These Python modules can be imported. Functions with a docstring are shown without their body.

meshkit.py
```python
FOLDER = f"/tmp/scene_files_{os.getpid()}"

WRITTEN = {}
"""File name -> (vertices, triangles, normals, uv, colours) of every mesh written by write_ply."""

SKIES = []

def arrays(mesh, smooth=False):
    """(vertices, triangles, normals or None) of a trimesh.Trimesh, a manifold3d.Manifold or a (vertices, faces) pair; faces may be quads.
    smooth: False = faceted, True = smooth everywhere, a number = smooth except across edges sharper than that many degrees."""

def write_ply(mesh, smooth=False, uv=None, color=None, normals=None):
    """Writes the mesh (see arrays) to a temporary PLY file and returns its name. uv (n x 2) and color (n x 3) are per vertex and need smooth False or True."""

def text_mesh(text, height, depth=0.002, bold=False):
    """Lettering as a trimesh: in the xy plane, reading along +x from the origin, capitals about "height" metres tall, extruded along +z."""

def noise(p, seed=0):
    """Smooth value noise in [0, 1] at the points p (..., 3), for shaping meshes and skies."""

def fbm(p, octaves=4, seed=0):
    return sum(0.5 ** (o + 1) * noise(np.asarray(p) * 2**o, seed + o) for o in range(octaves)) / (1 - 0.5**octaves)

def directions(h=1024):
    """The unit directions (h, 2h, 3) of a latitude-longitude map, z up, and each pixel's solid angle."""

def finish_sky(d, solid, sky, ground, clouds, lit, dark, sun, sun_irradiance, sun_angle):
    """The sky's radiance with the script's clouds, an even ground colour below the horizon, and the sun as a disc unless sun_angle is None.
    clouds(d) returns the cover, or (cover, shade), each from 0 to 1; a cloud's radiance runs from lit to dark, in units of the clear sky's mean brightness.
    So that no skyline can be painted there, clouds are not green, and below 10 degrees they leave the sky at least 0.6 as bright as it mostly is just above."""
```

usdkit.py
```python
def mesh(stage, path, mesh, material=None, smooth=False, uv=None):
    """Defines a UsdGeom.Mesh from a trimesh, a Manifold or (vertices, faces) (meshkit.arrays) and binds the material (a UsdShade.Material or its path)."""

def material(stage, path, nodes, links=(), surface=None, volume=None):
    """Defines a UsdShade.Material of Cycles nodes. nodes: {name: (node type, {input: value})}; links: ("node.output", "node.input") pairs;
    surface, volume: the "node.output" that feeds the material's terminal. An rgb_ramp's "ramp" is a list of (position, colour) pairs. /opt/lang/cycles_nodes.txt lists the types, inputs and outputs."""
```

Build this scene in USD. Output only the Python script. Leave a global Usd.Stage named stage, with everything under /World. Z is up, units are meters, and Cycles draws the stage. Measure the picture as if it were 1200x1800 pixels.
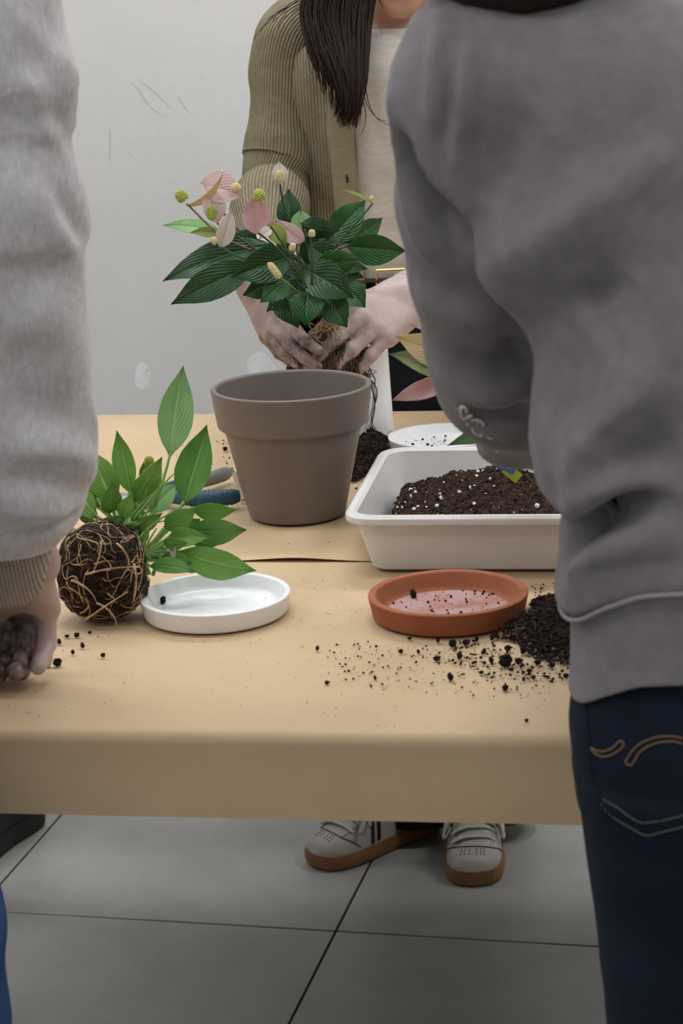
import math
import numpy as np, trimesh, usdkit, meshkit
from scipy.interpolate import CubicSpline, PchipInterpolator
from scipy.spatial import cKDTree
from pxr import Usd, UsdGeom, UsdLux, UsdShade, Gf, Sdf

# ------------------------------------------------------------------ stage, camera, lights
stage = Usd.Stage.CreateInMemory()
UsdGeom.SetStageUpAxis(stage, UsdGeom.Tokens.z)
UsdGeom.SetStageMetersPerUnit(stage, 1.0)
UsdGeom.Xform.Define(stage, '/World')
UsdGeom.Scope.Define(stage, '/World/Looks')
FPX, PITCH, ROLL, EYE = 3800.0, math.radians(14.8), math.radians(-2.7), np.array([0, 0, 1.5])
_f = np.array([0, math.cos(PITCH), -math.sin(PITCH)]); _u = np.array([0, math.sin(PITCH), math.cos(PITCH)]); _r = np.array([1., 0, 0])
RI, UP, FW = math.cos(ROLL) * _r + math.sin(ROLL) * _u, -math.sin(ROLL) * _r + math.cos(ROLL) * _u, _f
cam = UsdGeom.Camera.Define(stage, '/World/camera')
cam.AddTransformOp().Set(Gf.Matrix4d(*RI, 0, *UP, 0, *(-FW), 0, *EYE, 1))
cam.CreateHorizontalApertureAttr(15.6); cam.CreateVerticalApertureAttr(23.4)
cam.CreateFocalLengthAttr(15.6 * FPX / 1200); cam.CreateClippingRangeAttr(Gf.Vec2f(0.05, 60))
cam.CreateFStopAttr(7.1); cam.CreateFocusDistanceAttr(2.75)
cam.CreateExposureAttr(0.0)
YAW = math.radians(-13.5)                      # the room (tiles, walls) is turned a little against the camera
E1, E2 = np.array([math.cos(YAW), math.sin(YAW), 0]), np.array([-math.sin(YAW), math.cos(YAW), 0])
RO = np.array([-0.040, 3.11, 0.0])             # a tile corner
CEIL = 2.75
def room(a, b, z=0.0): return RO + a * E1 + b * E2 + np.array([0, 0, z])
# ceiling panels: (across, along, width, depth, intensity)
PANELS = [(a, b, 1.2, 0.4, i) for b, row in ((0.45, (14, 14, 14)), (-0.9, (10, 9, 8)), (-2.4, (11, 6.5, 5)), (-4.0, (6, 5.5, 5))) for a, i in zip((-2.0, 0.0, 2.0), row)]

# ------------------------------------------------------------------ helpers
def ray(px, py): return FW + (px - 600) / FPX * RI - (py - 900) / FPX * UP
def at(px, py, Y=None, z=None):
    d = ray(px, py)
    return EYE + d * ((Y / d[1]) if Y is not None else (z - EYE[2]) / d[2])
def proj(P):
    q = np.asarray(P, float) - EYE; w = q @ FW
    return np.stack([600 + FPX * (q @ RI) / w, 900 - FPX * (q @ UP) / w, w], -1)
used = {}
def uniq(path):
    k = used.get(path, 0); used[path] = k + 1
    return path if k == 0 else f'{path}_{k:03d}'
def norm(v): v = np.asarray(v, float); return v / np.linalg.norm(v)
class Thing:
    def __init__(s, name, base=(0, 0, 0), label=None, cat=None, group=None, kind=None):
        s.path = uniq('/World/' + name); s.base = np.asarray(base, float)
        x = UsdGeom.Xform.Define(stage, s.path); x.AddTranslateOp().Set(Gf.Vec3d(*s.base))
        tag(x.GetPrim(), label, cat, group, kind)
    def part(s, name, m, mat, smooth=False, uv=None, parent=None, label=None, kind=None):
        v, f = vf(m); p = uniq((parent or s.path) + '/' + name)
        o = usdkit.mesh(stage, p, (v - s.base, f), mat, smooth, uv)
        tag(o.GetPrim(), label, None, None, kind)
        return p
def tag(prim, label=None, cat=None, group=None, kind=None):
    for k, v in (('label', label), ('category', cat), ('group', group), ('kind', kind)):
        if v: prim.SetCustomDataByKey(k, v)
def single(name, m, mat, label, cat=None, group=None, kind=None, smooth=False, base=None, uv=None):
    v, f = vf(m)
    if base is None: base = np.array([v[:, 0].mean(), v[:, 1].mean(), v[:, 2].min()])
    p = uniq('/World/' + name); o = usdkit.mesh(stage, p, (v - base, f), mat, smooth, uv)
    o.AddTranslateOp().Set(Gf.Vec3d(*map(float, base)))
    tag(o.GetPrim(), label, cat, group, kind)
    return p
def vf(m):
    if isinstance(m, (tuple, list)):
        v, f = np.asarray(m[0], float), np.asarray(m[1], int)
        return v, (np.vstack([f[:, [0, 1, 2]], f[:, [0, 2, 3]]]) if f.shape[1] == 4 else f)
    return np.asarray(m.vertices, float), np.asarray(m.faces, int)
def join(ms):
    vs, fs, n = [], [], 0
    for m in ms:
        v, f = vf(m); vs.append(v); fs.append(f + n); n += len(v)
    return np.vstack(vs), np.vstack(fs)
def spl(pts, n, kind='c'):
    pts = np.asarray(pts, float)
    t = np.r_[0, np.cumsum(np.linalg.norm(np.diff(pts[:, :3], axis=0), axis=1))]; t /= t[-1]
    u = np.linspace(0, 1, n)
    if len(pts) == 2: return pts[0] + (pts[1] - pts[0]) * u[:, None]
    return (CubicSpline(t, pts) if kind == 'c' else PchipInterpolator(t, pts))(u)
def tube(pts, rad, seg=10, squash=1.0, ref=None, cap=True, uv=False):
    """A swept tube of varying radius; squash flattens it along the second frame axis."""
    pts = np.asarray(pts, float); n = len(pts); rad = np.broadcast_to(np.asarray(rad, float), (n,)) if np.ndim(rad) < 1 else np.asarray(rad, float)
    T = np.gradient(pts, axis=0); T /= np.maximum(np.linalg.norm(T, axis=1, keepdims=True), 1e-12)
    a = np.cross(T[0], [0.3, 0.2, 1.0] if ref is None else ref); a = a if np.linalg.norm(a) > 1e-6 else np.cross(T[0], [1, 0, 0]); a = norm(a)
    A = [a]
    for i in range(1, n):
        a = A[-1] - T[i] * (A[-1] @ T[i]); A.append(norm(a))
    A = np.array(A); B = np.cross(T, A)
    th = np.linspace(0, 2 * np.pi, seg, endpoint=False)
    V = pts[:, None] + rad[:, None, None] * (np.cos(th)[None, :, None] * A[:, None] + squash * np.sin(th)[None, :, None] * B[:, None])
    V = V.reshape(-1, 3)
    i, j = np.meshgrid(np.arange(n - 1), np.arange(seg), indexing='ij'); i, j = i.ravel(), j.ravel(); k = (j + 1) % seg
    F = np.vstack([np.c_[i * seg + j, i * seg + k, (i + 1) * seg + k], np.c_[i * seg + j, (i + 1) * seg + k, (i + 1) * seg + j]])
    if cap:
        V = np.vstack([V, pts[:1], pts[-1:]]); c0, c1 = n * seg, n * seg + 1; jj = np.arange(seg); kk = (jj + 1) % seg
        F = np.vstack([F, np.c_[np.full(seg, c0), kk, jj], np.c_[np.full(seg, c1), (n - 1) * seg + jj, (n - 1) * seg + kk]])
    return V, F
def lathe(prof, c, seg=96):
    """prof: closed loop of (r, z) from the axis out and back to the axis."""
    prof = np.asarray(prof, float); th = np.linspace(0, 2 * np.pi, seg, endpoint=False); n = len(prof)
    V = np.stack([prof[:, 0:1] * np.cos(th), prof[:, 0:1] * np.sin(th), np.repeat(prof[:, 1:2], seg, 1)], -1).reshape(-1, 3) + c
    i, j = np.meshgrid(np.arange(n - 1), np.arange(seg), indexing='ij'); i, j = i.ravel(), j.ravel(); k = (j + 1) % seg
    F = np.vstack([np.c_[i * seg + j, i * seg + k, (i + 1) * seg + k], np.c_[i * seg + j, (i + 1) * seg + k, (i + 1) * seg + j]])
    m = trimesh.Trimesh(V, F, process=False); m.merge_vertices(); m.update_faces(m.nondegenerate_faces()); m.fix_normals()
    return np.asarray(m.vertices), np.asarray(m.faces)
def roundprof(pts, r, n=5):
    """Rounds the inner corners of an open (r, z) polyline. r: one radius or one per corner."""
    pts = np.asarray(pts, float); out = [pts[0]]; r = np.broadcast_to(r, len(pts))
    for i in range(1, len(pts) - 1):
        p, a, b = pts[i], pts[i - 1] - pts[i], pts[i + 1] - pts[i]
        d = min(r[i], 0.45 * np.linalg.norm(a), 0.45 * np.linalg.norm(b)); p0, p1 = p + norm(a) * d, p + norm(b) * d
        for t in np.linspace(0, 1, n): out.append((1 - t) ** 2 * p0 + 2 * t * (1 - t) * p + t * t * p1)
    out.append(pts[-1]); return np.array(out)
def bbox(lo, hi, bev=0.002):
    lo, hi = np.minimum(lo, hi), np.maximum(lo, hi); b = min(bev, 0.3 * (hi - lo).min())
    P = []
    for sx in (0, 1):
        for sy in (0, 1):
            for sz in (0, 1):
                c = np.where([sx, sy, sz], hi, lo); s = np.where([sx, sy, sz], -1, 1)
                for k in range(3):
                    q = c + s * b; q[k] = c[k]; P.append(q)
    h = trimesh.convex.convex_hull(np.array(P)); return np.asarray(h.vertices), np.asarray(h.faces)
def xf(m, R=None, t=(0, 0, 0)):
    v, f = vf(m); return (v @ (np.eye(3) if R is None else np.asarray(R).T) + t, f)
def rot(axis, deg): return trimesh.transformations.rotation_matrix(math.radians(deg), axis)[:3, :3]

# ---- signed-distance modelling: smooth unions of capsules, meshed by surface nets
def smin(a, b, k): h = np.maximum(k - np.abs(a - b), 0) / k; return np.minimum(a, b) - h * h * k * 0.25
def capsule(P, a, b, ra, rb):
    a, b = np.asarray(a, float), np.asarray(b, float); d = b - a
    t = np.clip((P - a) @ d / max(d @ d, 1e-12), 0, 1)
    return np.linalg.norm(P - a - t[:, None] * d, axis=1) - (ra + t * (rb - ra))
def chain(P, pts, rad, k=0.01):
    out = None
    for i in range(len(pts) - 1):
        d = capsule(P, pts[i], pts[i + 1], rad[i], rad[i + 1]); out = d if out is None else smin(out, d, k)
    return out
def ellip(P, c, r, R=None):
    q = P - np.asarray(c); q = q if R is None else q @ np.asarray(R)
    r = np.asarray(r, float); k0 = np.linalg.norm(q / r, axis=1); k1 = np.linalg.norm(q / r ** 2, axis=1)
    return k0 * (k0 - 1) / np.maximum(k1, 1e-9)
def stack(P, rows):
    """rows: (z, cx, cy, half width, half depth), a trunk of elliptic sections."""
    rows = np.array(sorted(map(tuple, rows))); z = np.clip(P[:, 2], rows[0, 0], rows[-1, 0])
    c = PchipInterpolator(rows[:, 0], rows[:, 1:])(z)
    u, v = (P[:, 0] - c[:, 0]), (P[:, 1] - c[:, 1])
    q = (np.abs(u / c[:, 2]) ** 2.3 + np.abs(v / c[:, 3]) ** 2.3) ** (1 / 2.3)
    side = (q - 1) * np.minimum(c[:, 2], c[:, 3])
    cap = np.maximum(rows[0, 0] - P[:, 2], P[:, 2] - rows[-1, 0])
    return np.where(cap > 0, np.hypot(np.maximum(side, 0), cap), np.maximum(side, cap))
def nets(fn, lo, hi, h):
    lo, hi = np.asarray(lo, float), np.asarray(hi, float); c = 4
    n = np.ceil((hi - lo) / h / c).astype(int) * c + 1
    ax = [lo[k] + h * np.arange(n[k]) for k in range(3)]
    axc = [a[::c] for a in ax]
    G = np.stack(np.meshgrid(*axc, indexing='ij'), -1); vc = fn(G.reshape(-1, 3)).reshape(G.shape[:3])
    up = vc
    for k in range(3): up = np.repeat(up, c, axis=k)
    up = up[c // 2:, c // 2:, c // 2:][:n[0], :n[1], :n[2]].copy()
    near = np.abs(up) < h * c * 1.8
    idx = np.argwhere(near); pts = lo + idx * h
    val = np.empty(len(pts))
    for s in range(0, len(pts), 400000): val[s:s + 400000] = fn(pts[s:s + 400000])
    g = up; g[near] = val
    inside = g < 0
    cells = np.zeros(np.array(g.shape) - 1, int)
    for a in range(2):
        for b in range(2):
            for d in range(2): cells += inside[a:a + g.shape[0] - 1, b:b + g.shape[1] - 1, d:d + g.shape[2] - 1]
    act = np.argwhere((cells > 0) & (cells < 8)); ids = -np.ones(cells.shape, int); ids[tuple(act.T)] = np.arange(len(act))
    acc, cnt = np.zeros((len(act), 3)), np.zeros(len(act))
    cor = [(a, b, d) for a in (0, 1) for b in (0, 1) for d in (0, 1)]
    for p in cor:
        for k in range(3):
            if p[k]: continue
            q = list(p); q[k] = 1
            A, B = g[tuple((act + p).T)], g[tuple((act + q).T)]; m = (A < 0) != (B < 0)
            t = A / np.where(A == B, 1, A - B); pt = np.tile(np.asarray(p, float), (len(act), 1)); pt[:, k] = t
            acc[m] += pt[m]; cnt[m] += 1
    V = lo + h * (act + acc / cnt[:, None]); F = []
    for k in range(3):
        s0 = [slice(None)] * 3; s1 = [slice(None)] * 3; s0[k] = slice(0, -1); s1[k] = slice(1, None)
        A, B = inside[tuple(s0)], inside[tuple(s1)]; e = np.argwhere(A != B)
        i, j = (k + 1) % 3, (k + 2) % 3
        ok = (e[:, i] > 0) & (e[:, j] > 0) & (e[:, i] < g.shape[i] - 1) & (e[:, j] < g.shape[j] - 1); e = e[ok]
        def cid(di, dj):
            q = e.copy(); q[:, i] -= di; q[:, j] -= dj; return ids[tuple(q.T)]
        Q = np.c_[cid(1, 1), cid(0, 1), cid(0, 0), cid(1, 0)]
        fl = ~A[tuple(e.T)]; Q[fl] = Q[fl][:, ::-1]; F.append(Q)
    F = np.vstack(F); F = F[(F >= 0).all(1)]
    return V, np.vstack([F[:, [0, 1, 2]], F[:, [0, 2, 3]]])
def vnorm(V, F):
    n = np.zeros_like(V); fn = np.cross(V[F[:, 1]] - V[F[:, 0]], V[F[:, 2]] - V[F[:, 0]])
    for k in range(3): np.add.at(n, F[:, k], fn)
    return n / np.maximum(np.linalg.norm(n, axis=1, keepdims=True), 1e-12)
def taubin(V, F, it=6):
    from scipy.sparse import coo_matrix
    e = np.vstack([F[:, [0, 1]], F[:, [1, 2]], F[:, [2, 0]]]); e = np.vstack([e, e[:, ::-1]]); n = len(V)
    A = coo_matrix((np.ones(len(e)), (e[:, 0], e[:, 1])), shape=(n, n)).tocsr(); dg = np.maximum(np.asarray(A.sum(1)), 1); W = V.copy()
    for _ in range(it):
        for l in (0.5, -0.53): W = W + l * (A @ W / dg - W)
    return W
class Surf:
    """Finds the point of a surface that the photograph shows at a pixel, for laying folds, seams and stitches on it."""
    def __init__(s, V, F):
        N = vnorm(V, F); q = proj(V); front = ((EYE - V) * N).sum(1) > 0
        s.V, s.N, s.q = V[front], N[front], q[front]; s.t = cKDTree(s.q[:, :2])
    def __call__(s, px, lift=0.0):
        out = []
        for p in px:
            d, i = s.t.query(p[:2], k=24); near = i[d < max(14, d[0] + 6)]
            j = near[np.argmin(s.q[near, 2] + 0.0004 * np.hypot(*(s.q[near, :2] - p[:2]).T))]
            dz = s.q[near, 2] - s.q[j, 2]; w = near[dz < 0.05]
            depth = s.q[w, 2].mean() if len(w) else s.q[j, 2]
            out.append(EYE + ray(*p[:2]) * depth + s.N[j] * lift)
        return np.array(out)
def sculpt(V, F, folds, noise=()):
    """folds: (pixels, width in metres, height in metres). Raises or sinks the cloth along the 3-D line; it fades at both ends."""
    S = Surf(V, F); N = vnorm(V, F); out = np.zeros(len(V))
    for px, w, amp in folds:
        L = spl(np.c_[spl(np.asarray(px, float), 24), np.zeros(24)][:, :2].repeat(1, 0), 24); P = S(L)
        P = spl(np.c_[[np.convolve(np.pad(P[:, k], 2, 'edge'), np.ones(5) / 5, 'valid') for k in range(3)]].T, 60)
        d, i = cKDTree(P).query(V, distance_upper_bound=w * 3); m = np.isfinite(d)
        fade = np.sin(np.pi * np.clip(i[m] / 59, 0.02, 0.98)) ** 0.45
        out[m] += amp * np.exp(-(d[m] / w) ** 2) * fade
    for sc, amp, seed in noise:
        out += amp * (meshkit.fbm(V * sc, 3, seed) - 0.5)
    from scipy.sparse import coo_matrix
    e = np.vstack([F[:, [0, 1]], F[:, [1, 2]], F[:, [2, 0]]]); e = np.vstack([e, e[:, ::-1]]); A = coo_matrix((np.ones(len(e)), (e[:, 0], e[:, 1])), shape=(len(V),) * 2).tocsr(); dg = np.maximum(np.asarray(A.sum(1)).ravel(), 1)
    for _ in range(4): out = 0.4 * out + 0.6 * (A @ out) / dg
    return V + N * out[:, None]

# ------------------------------------------------------------------ materials
def srgb(*c): c = np.array(c, float) / 255; return tuple(np.where(c <= 0.04045, c / 12.92, ((c + 0.055) / 1.055) ** 2.4))
def mat(name, c1, c2=None, scale=20, rough=0.6, bump=0.0, bscale=None, detail=4, stretch=(1, 1, 1), spec=0.5, lo=0.35, hi=0.65, sheen=0.0, sss=0.0, coat=0.0, metallic=0.0, extra=None):
    """Principled surface with a noise-mixed colour and a fine noise bump, in object space."""
    c2 = c1 if c2 is None else c2
    nodes = {'tc': ('texture_coordinate', {}), 'mp': ('mapping', {'scale': stretch}), 'n': ('noise_texture', {'scale': scale, 'detail': detail, 'roughness': 0.6}),
             'r': ('rgb_ramp', {'ramp': [(lo, c1), (hi, c2)]}),
             'p': ('principled_bsdf', {'roughness': rough, 'specular_ior_level': spec, 'metallic': metallic, 'sheen_weight': sheen, 'sheen_roughness': 0.5, 'subsurface_weight': sss, 'subsurface_scale': 0.01, 'coat_weight': coat, 'coat_roughness': 0.1})}
    links = [('tc.object', 'mp.vector'), ('mp.vector', 'n.vector'), ('n.fac', 'r.fac'), ('r.color', 'p.base_color')]
    if bump:
        nodes['bn'] = ('noise_texture', {'scale': bscale or scale * 4, 'detail': 3}); nodes['b'] = ('bump', {'strength': 1.0, 'distance': bump})
        links += [('mp.vector', 'bn.vector'), ('bn.fac', 'b.height'), ('b.normal', 'p.normal')]
    if extra: extra(nodes, links)
    return usdkit.material(stage, '/World/Looks/' + name, nodes, links, surface='p.BSDF')
def add_ribs(axis, pitch, depth, uv=False):
    """Knitted ribs: bands across one axis, added to the bump."""
    def f(nodes, links):
        nodes['wv'] = ('wave_texture', {'bands_direction': axis, 'scale': 0.31416 / pitch, 'distortion': 0.6, 'detail': 1.0, 'detail_scale': 2.0})
        nodes['wb'] = ('bump', {'strength': 1.0, 'distance': depth})
        nodes['wm'] = ('mix', {'mix_type': 'multiply', 'fac': 0.45})
        links[:] = [l for l in links if l[1] not in ('p.normal', 'p.base_color')]
        links += [('tc.UV' if uv else 'tc.object', 'wv.vector'), ('wv.fac', 'wb.height'), ('wb.normal', 'p.normal'), ('r.color', 'wm.color1'), ('wv.color', 'wm.color2'), ('wm.color', 'p.base_color')]
        if 'b' in nodes: links.append(('b.normal', 'wb.normal'))
    return f
M = {}
M['paper'] = mat('kraft_paper', srgb(194, 168, 133), srgb(199, 174, 140), 10, 0.6, 0.0006, 6, stretch=(1, 1, 1), spec=0.3)
M['paper_dark'] = mat('kraft_edge', srgb(170, 125, 75), None, 14, 0.7)
M['wall'] = mat('wall_paint', srgb(210, 208, 206), srgb(206, 204, 202), 2, 0.75, 0.0006, 60, spec=0.3)
M['patch'] = mat('wall_filler', srgb(230, 230, 231), srgb(214, 214, 214), 40, 0.8)
M['scuff'] = mat('wall_scuff', srgb(183, 182, 180), None, 40, 0.8)
M['ceiling'] = mat('ceiling_paint', srgb(225, 225, 222), None, 4, 0.9)
M['tile'] = mat('floor_tile', srgb(150, 149, 145), srgb(172, 171, 167), 5, 0.4, 0.0003, 40, detail=8, lo=0.3, hi=0.7)
M['grout'] = mat('floor_grout', srgb(38, 37, 36), None, 20, 0.9)
M['taupe'] = mat('taupe_plastic', srgb(110, 100, 93), srgb(113, 103, 96), 30, 0.45, 0.00008, 900, spec=0.4)
M['white'] = mat('white_glaze', srgb(240, 241, 243), None, 30, 0.35, spec=0.5)
M['tub'] = mat('white_plastic', srgb(216, 214, 213), srgb(209, 206, 204), 9, 0.38, 0.00015, 300)
M['tabletop'] = mat('dark_table_board', srgb(58, 44, 34), srgb(70, 54, 42), 12, 0.6, stretch=(1, 8, 8))
M['lamp_frame'] = mat('lamp_frame', srgb(230, 230, 230), None, 4, 0.5)
def terra(nodes, links):
    nodes['g'] = ('noise_texture', {'scale': 60, 'detail': 2})
M['terracotta'] = mat('terracotta', srgb(146, 80, 48), srgb(158, 92, 58), 25, 0.75, 0.0002, 300)
M['terracotta_in'] = mat('terracotta_bloom', srgb(164, 98, 74), srgb(178, 144, 142), 14, 0.5, 0.0002, 300, lo=0.36, hi=0.52)
M['soil'] = mat('soil', srgb(26, 21, 19), srgb(48, 38, 32), 120, 0.95, 0.003, 260, spec=0.15)
M['peat'] = mat('peat_soil', srgb(30, 21, 16), srgb(64, 48, 37), 150, 0.95, 0.003, 300, spec=0.15)
M['perlite'] = mat('perlite', srgb(225, 222, 215), srgb(240, 238, 232), 200, 0.8)
M['root'] = mat('root', srgb(150, 118, 82), srgb(205, 178, 135), 60, 0.7)
M['fine_root'] = mat('fine_root', srgb(52, 40, 31), srgb(92, 72, 54), 60, 0.8)
M['sweat'] = mat('grey_sweatshirt', srgb(122, 117, 121), srgb(131, 126, 130), 60, 0.95, 0.0006, 500, sheen=0.1, spec=0.15)
M['sweat_seam'] = mat('sweatshirt_seam', srgb(150, 144, 146), None, 60, 0.95)
M['print'] = mat('sleeve_print', srgb(205, 203, 202), None, 60, 0.8)
M['heather'] = mat('heather_sweatshirt', srgb(188, 184, 186), srgb(217, 213, 215), 130, 0.95, 0.0009, 300, stretch=(1.6, 1, 0.7), sheen=0.2, spec=0.15, lo=0.25, hi=0.75)
M['heather_cuff'] = mat('heather_cuff', srgb(166, 156, 146), srgb(182, 173, 163), 110, 0.95, 0.0005, 300, spec=0.15, extra=add_ribs('x', 0.0035, 0.0006))
M['denim'] = mat('dark_denim', srgb(11, 19, 32), srgb(18, 30, 48), 9, 0.85, 0.0004, 700, spec=0.2, lo=0.3, hi=0.7)
M['denim_blue'] = mat('blue_denim', srgb(40, 74, 124), srgb(56, 92, 142), 12, 0.85, 0.0004, 700, spec=0.2)
M['stitch'] = mat('stitch', srgb(120, 94, 64), None, 60, 0.8)
M['stitch_dark'] = mat('stitch_dark', srgb(78, 76, 76), None, 60, 0.8)
M['black'] = mat('black_cloth', srgb(20, 21, 26), srgb(26, 27, 32), 40, 0.9, 0.0003, 500, spec=0.2)
M['black_rubber'] = mat('black_rubber', srgb(18, 18, 18), None, 40, 0.6)
M['hair'] = mat('dark_hair', srgb(26, 17, 14), srgb(50, 34, 28), 60, 0.5, stretch=(6, 6, 0.4), spec=0.2)
M['skin'] = mat('skin', srgb(190, 146, 122), srgb(198, 154, 130), 30, 0.5, 0.0002, 400, sss=0.15)
M['lips'] = mat('lips', srgb(170, 100, 95), None, 30, 0.4)
M['eye'] = mat('eye_white', srgb(235, 232, 228), None, 30, 0.2)
M['iris'] = mat('iris', srgb(50, 34, 24), None, 30, 0.15)
M['cardigan'] = mat('ribbed_cardigan', srgb(142, 132, 108), srgb(153, 143, 118), 90, 0.95, 0.0005, 500, spec=0.15, extra=add_ribs('x', 0.0048, 0.0018))
M['cardigan_uv'] = mat('ribbed_cardigan_sleeve', srgb(142, 132, 108), srgb(153, 143, 118), 90, 0.95, 0.0005, 500, spec=0.15, extra=add_ribs('x', 0.0048, 0.0018, True))
M['placket'] = mat('cardigan_band', srgb(142, 132, 108), srgb(152, 142, 118), 160, 0.95, 0.0006, 500, spec=0.15)
M['shirt'] = mat('oatmeal_shirt', srgb(205, 197, 188), srgb(217, 210, 201), 90, 0.95, 0.0005, 400, stretch=(0.6, 1, 2.5), spec=0.15)
M['gold'] = mat('gold_metal', srgb(215, 180, 110), None, 30, 0.25, metallic=1.0)
M['silver'] = mat('steel', srgb(190, 190, 192), None, 30, 0.28, metallic=1.0)
M['leather'] = mat('brown_leather', srgb(52, 30, 26), srgb(62, 37, 32), 60, 0.45)
def dirt(amount, blot=55):
    def f(nodes, links):
        nodes['dn'] = ('noise_texture', {'scale': blot, 'detail': 6, 'roughness': 0.7}); nodes['at'] = ('attribute', {'attribute': 'dirt'})
        nodes['ad'] = ('math', {'math_type': 'add', 'value2': 0.0}); nodes['dr'] = ('rgb_ramp', {'ramp': [(0.62, (0, 0, 0)), (1.0, (1, 1, 1))]})
        nodes['dm'] = ('mix', {'color2': srgb(38, 29, 24)})
        links[:] = [l for l in links if l[1] != 'p.base_color']
        links += [('tc.object', 'dn.vector'), ('dn.fac', 'ad.value1'), ('at.fac', 'ad.value2'), ('ad.value', 'dr.fac'), ('dr.color', 'dm.fac'), ('r.color', 'dm.color1'), ('dm.color', 'p.base_color')]
    return f
M['glove'] = mat('latex_glove', srgb(174, 151, 146), srgb(184, 163, 158), 40, 0.5, 0.0006, 90, sss=0.0, extra=dirt(0.2))
M['shoe'] = mat('white_leather', srgb(166, 162, 154), srgb(174, 170, 163), 60, 0.5, 0.0002, 400)
M['gum'] = mat('gum_sole', srgb(128, 86, 46), srgb(138, 95, 54), 40, 0.6)
M['lace'] = mat('shoe_lace', srgb(188, 183, 173), None, 60, 0.85, 0.0003, 800)
M['stripe'] = mat('shoe_stripe', srgb(24, 26, 30), None, 60, 0.5)
M['teal'] = mat('teal_grip', srgb(22, 68, 88), srgb(26, 76, 96), 60, 0.45)
M['grey_grip'] = mat('grey_grip', srgb(116, 114, 114), srgb(124, 122, 122), 90, 0.6, 0.0003, 200)
M['clip'] = mat('beige_clip', srgb(150, 134, 118), None, 60, 0.35, metallic=0.6)
M['tag_blue'] = mat('tag_blue', srgb(70, 110, 185), None, 60, 0.4)
M['tag_lime'] = mat('tag_lime', srgb(165, 190, 60), None, 60, 0.4)
M['tag_white'] = mat('tag_white', srgb(225, 225, 225), None, 60, 0.4)
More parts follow.
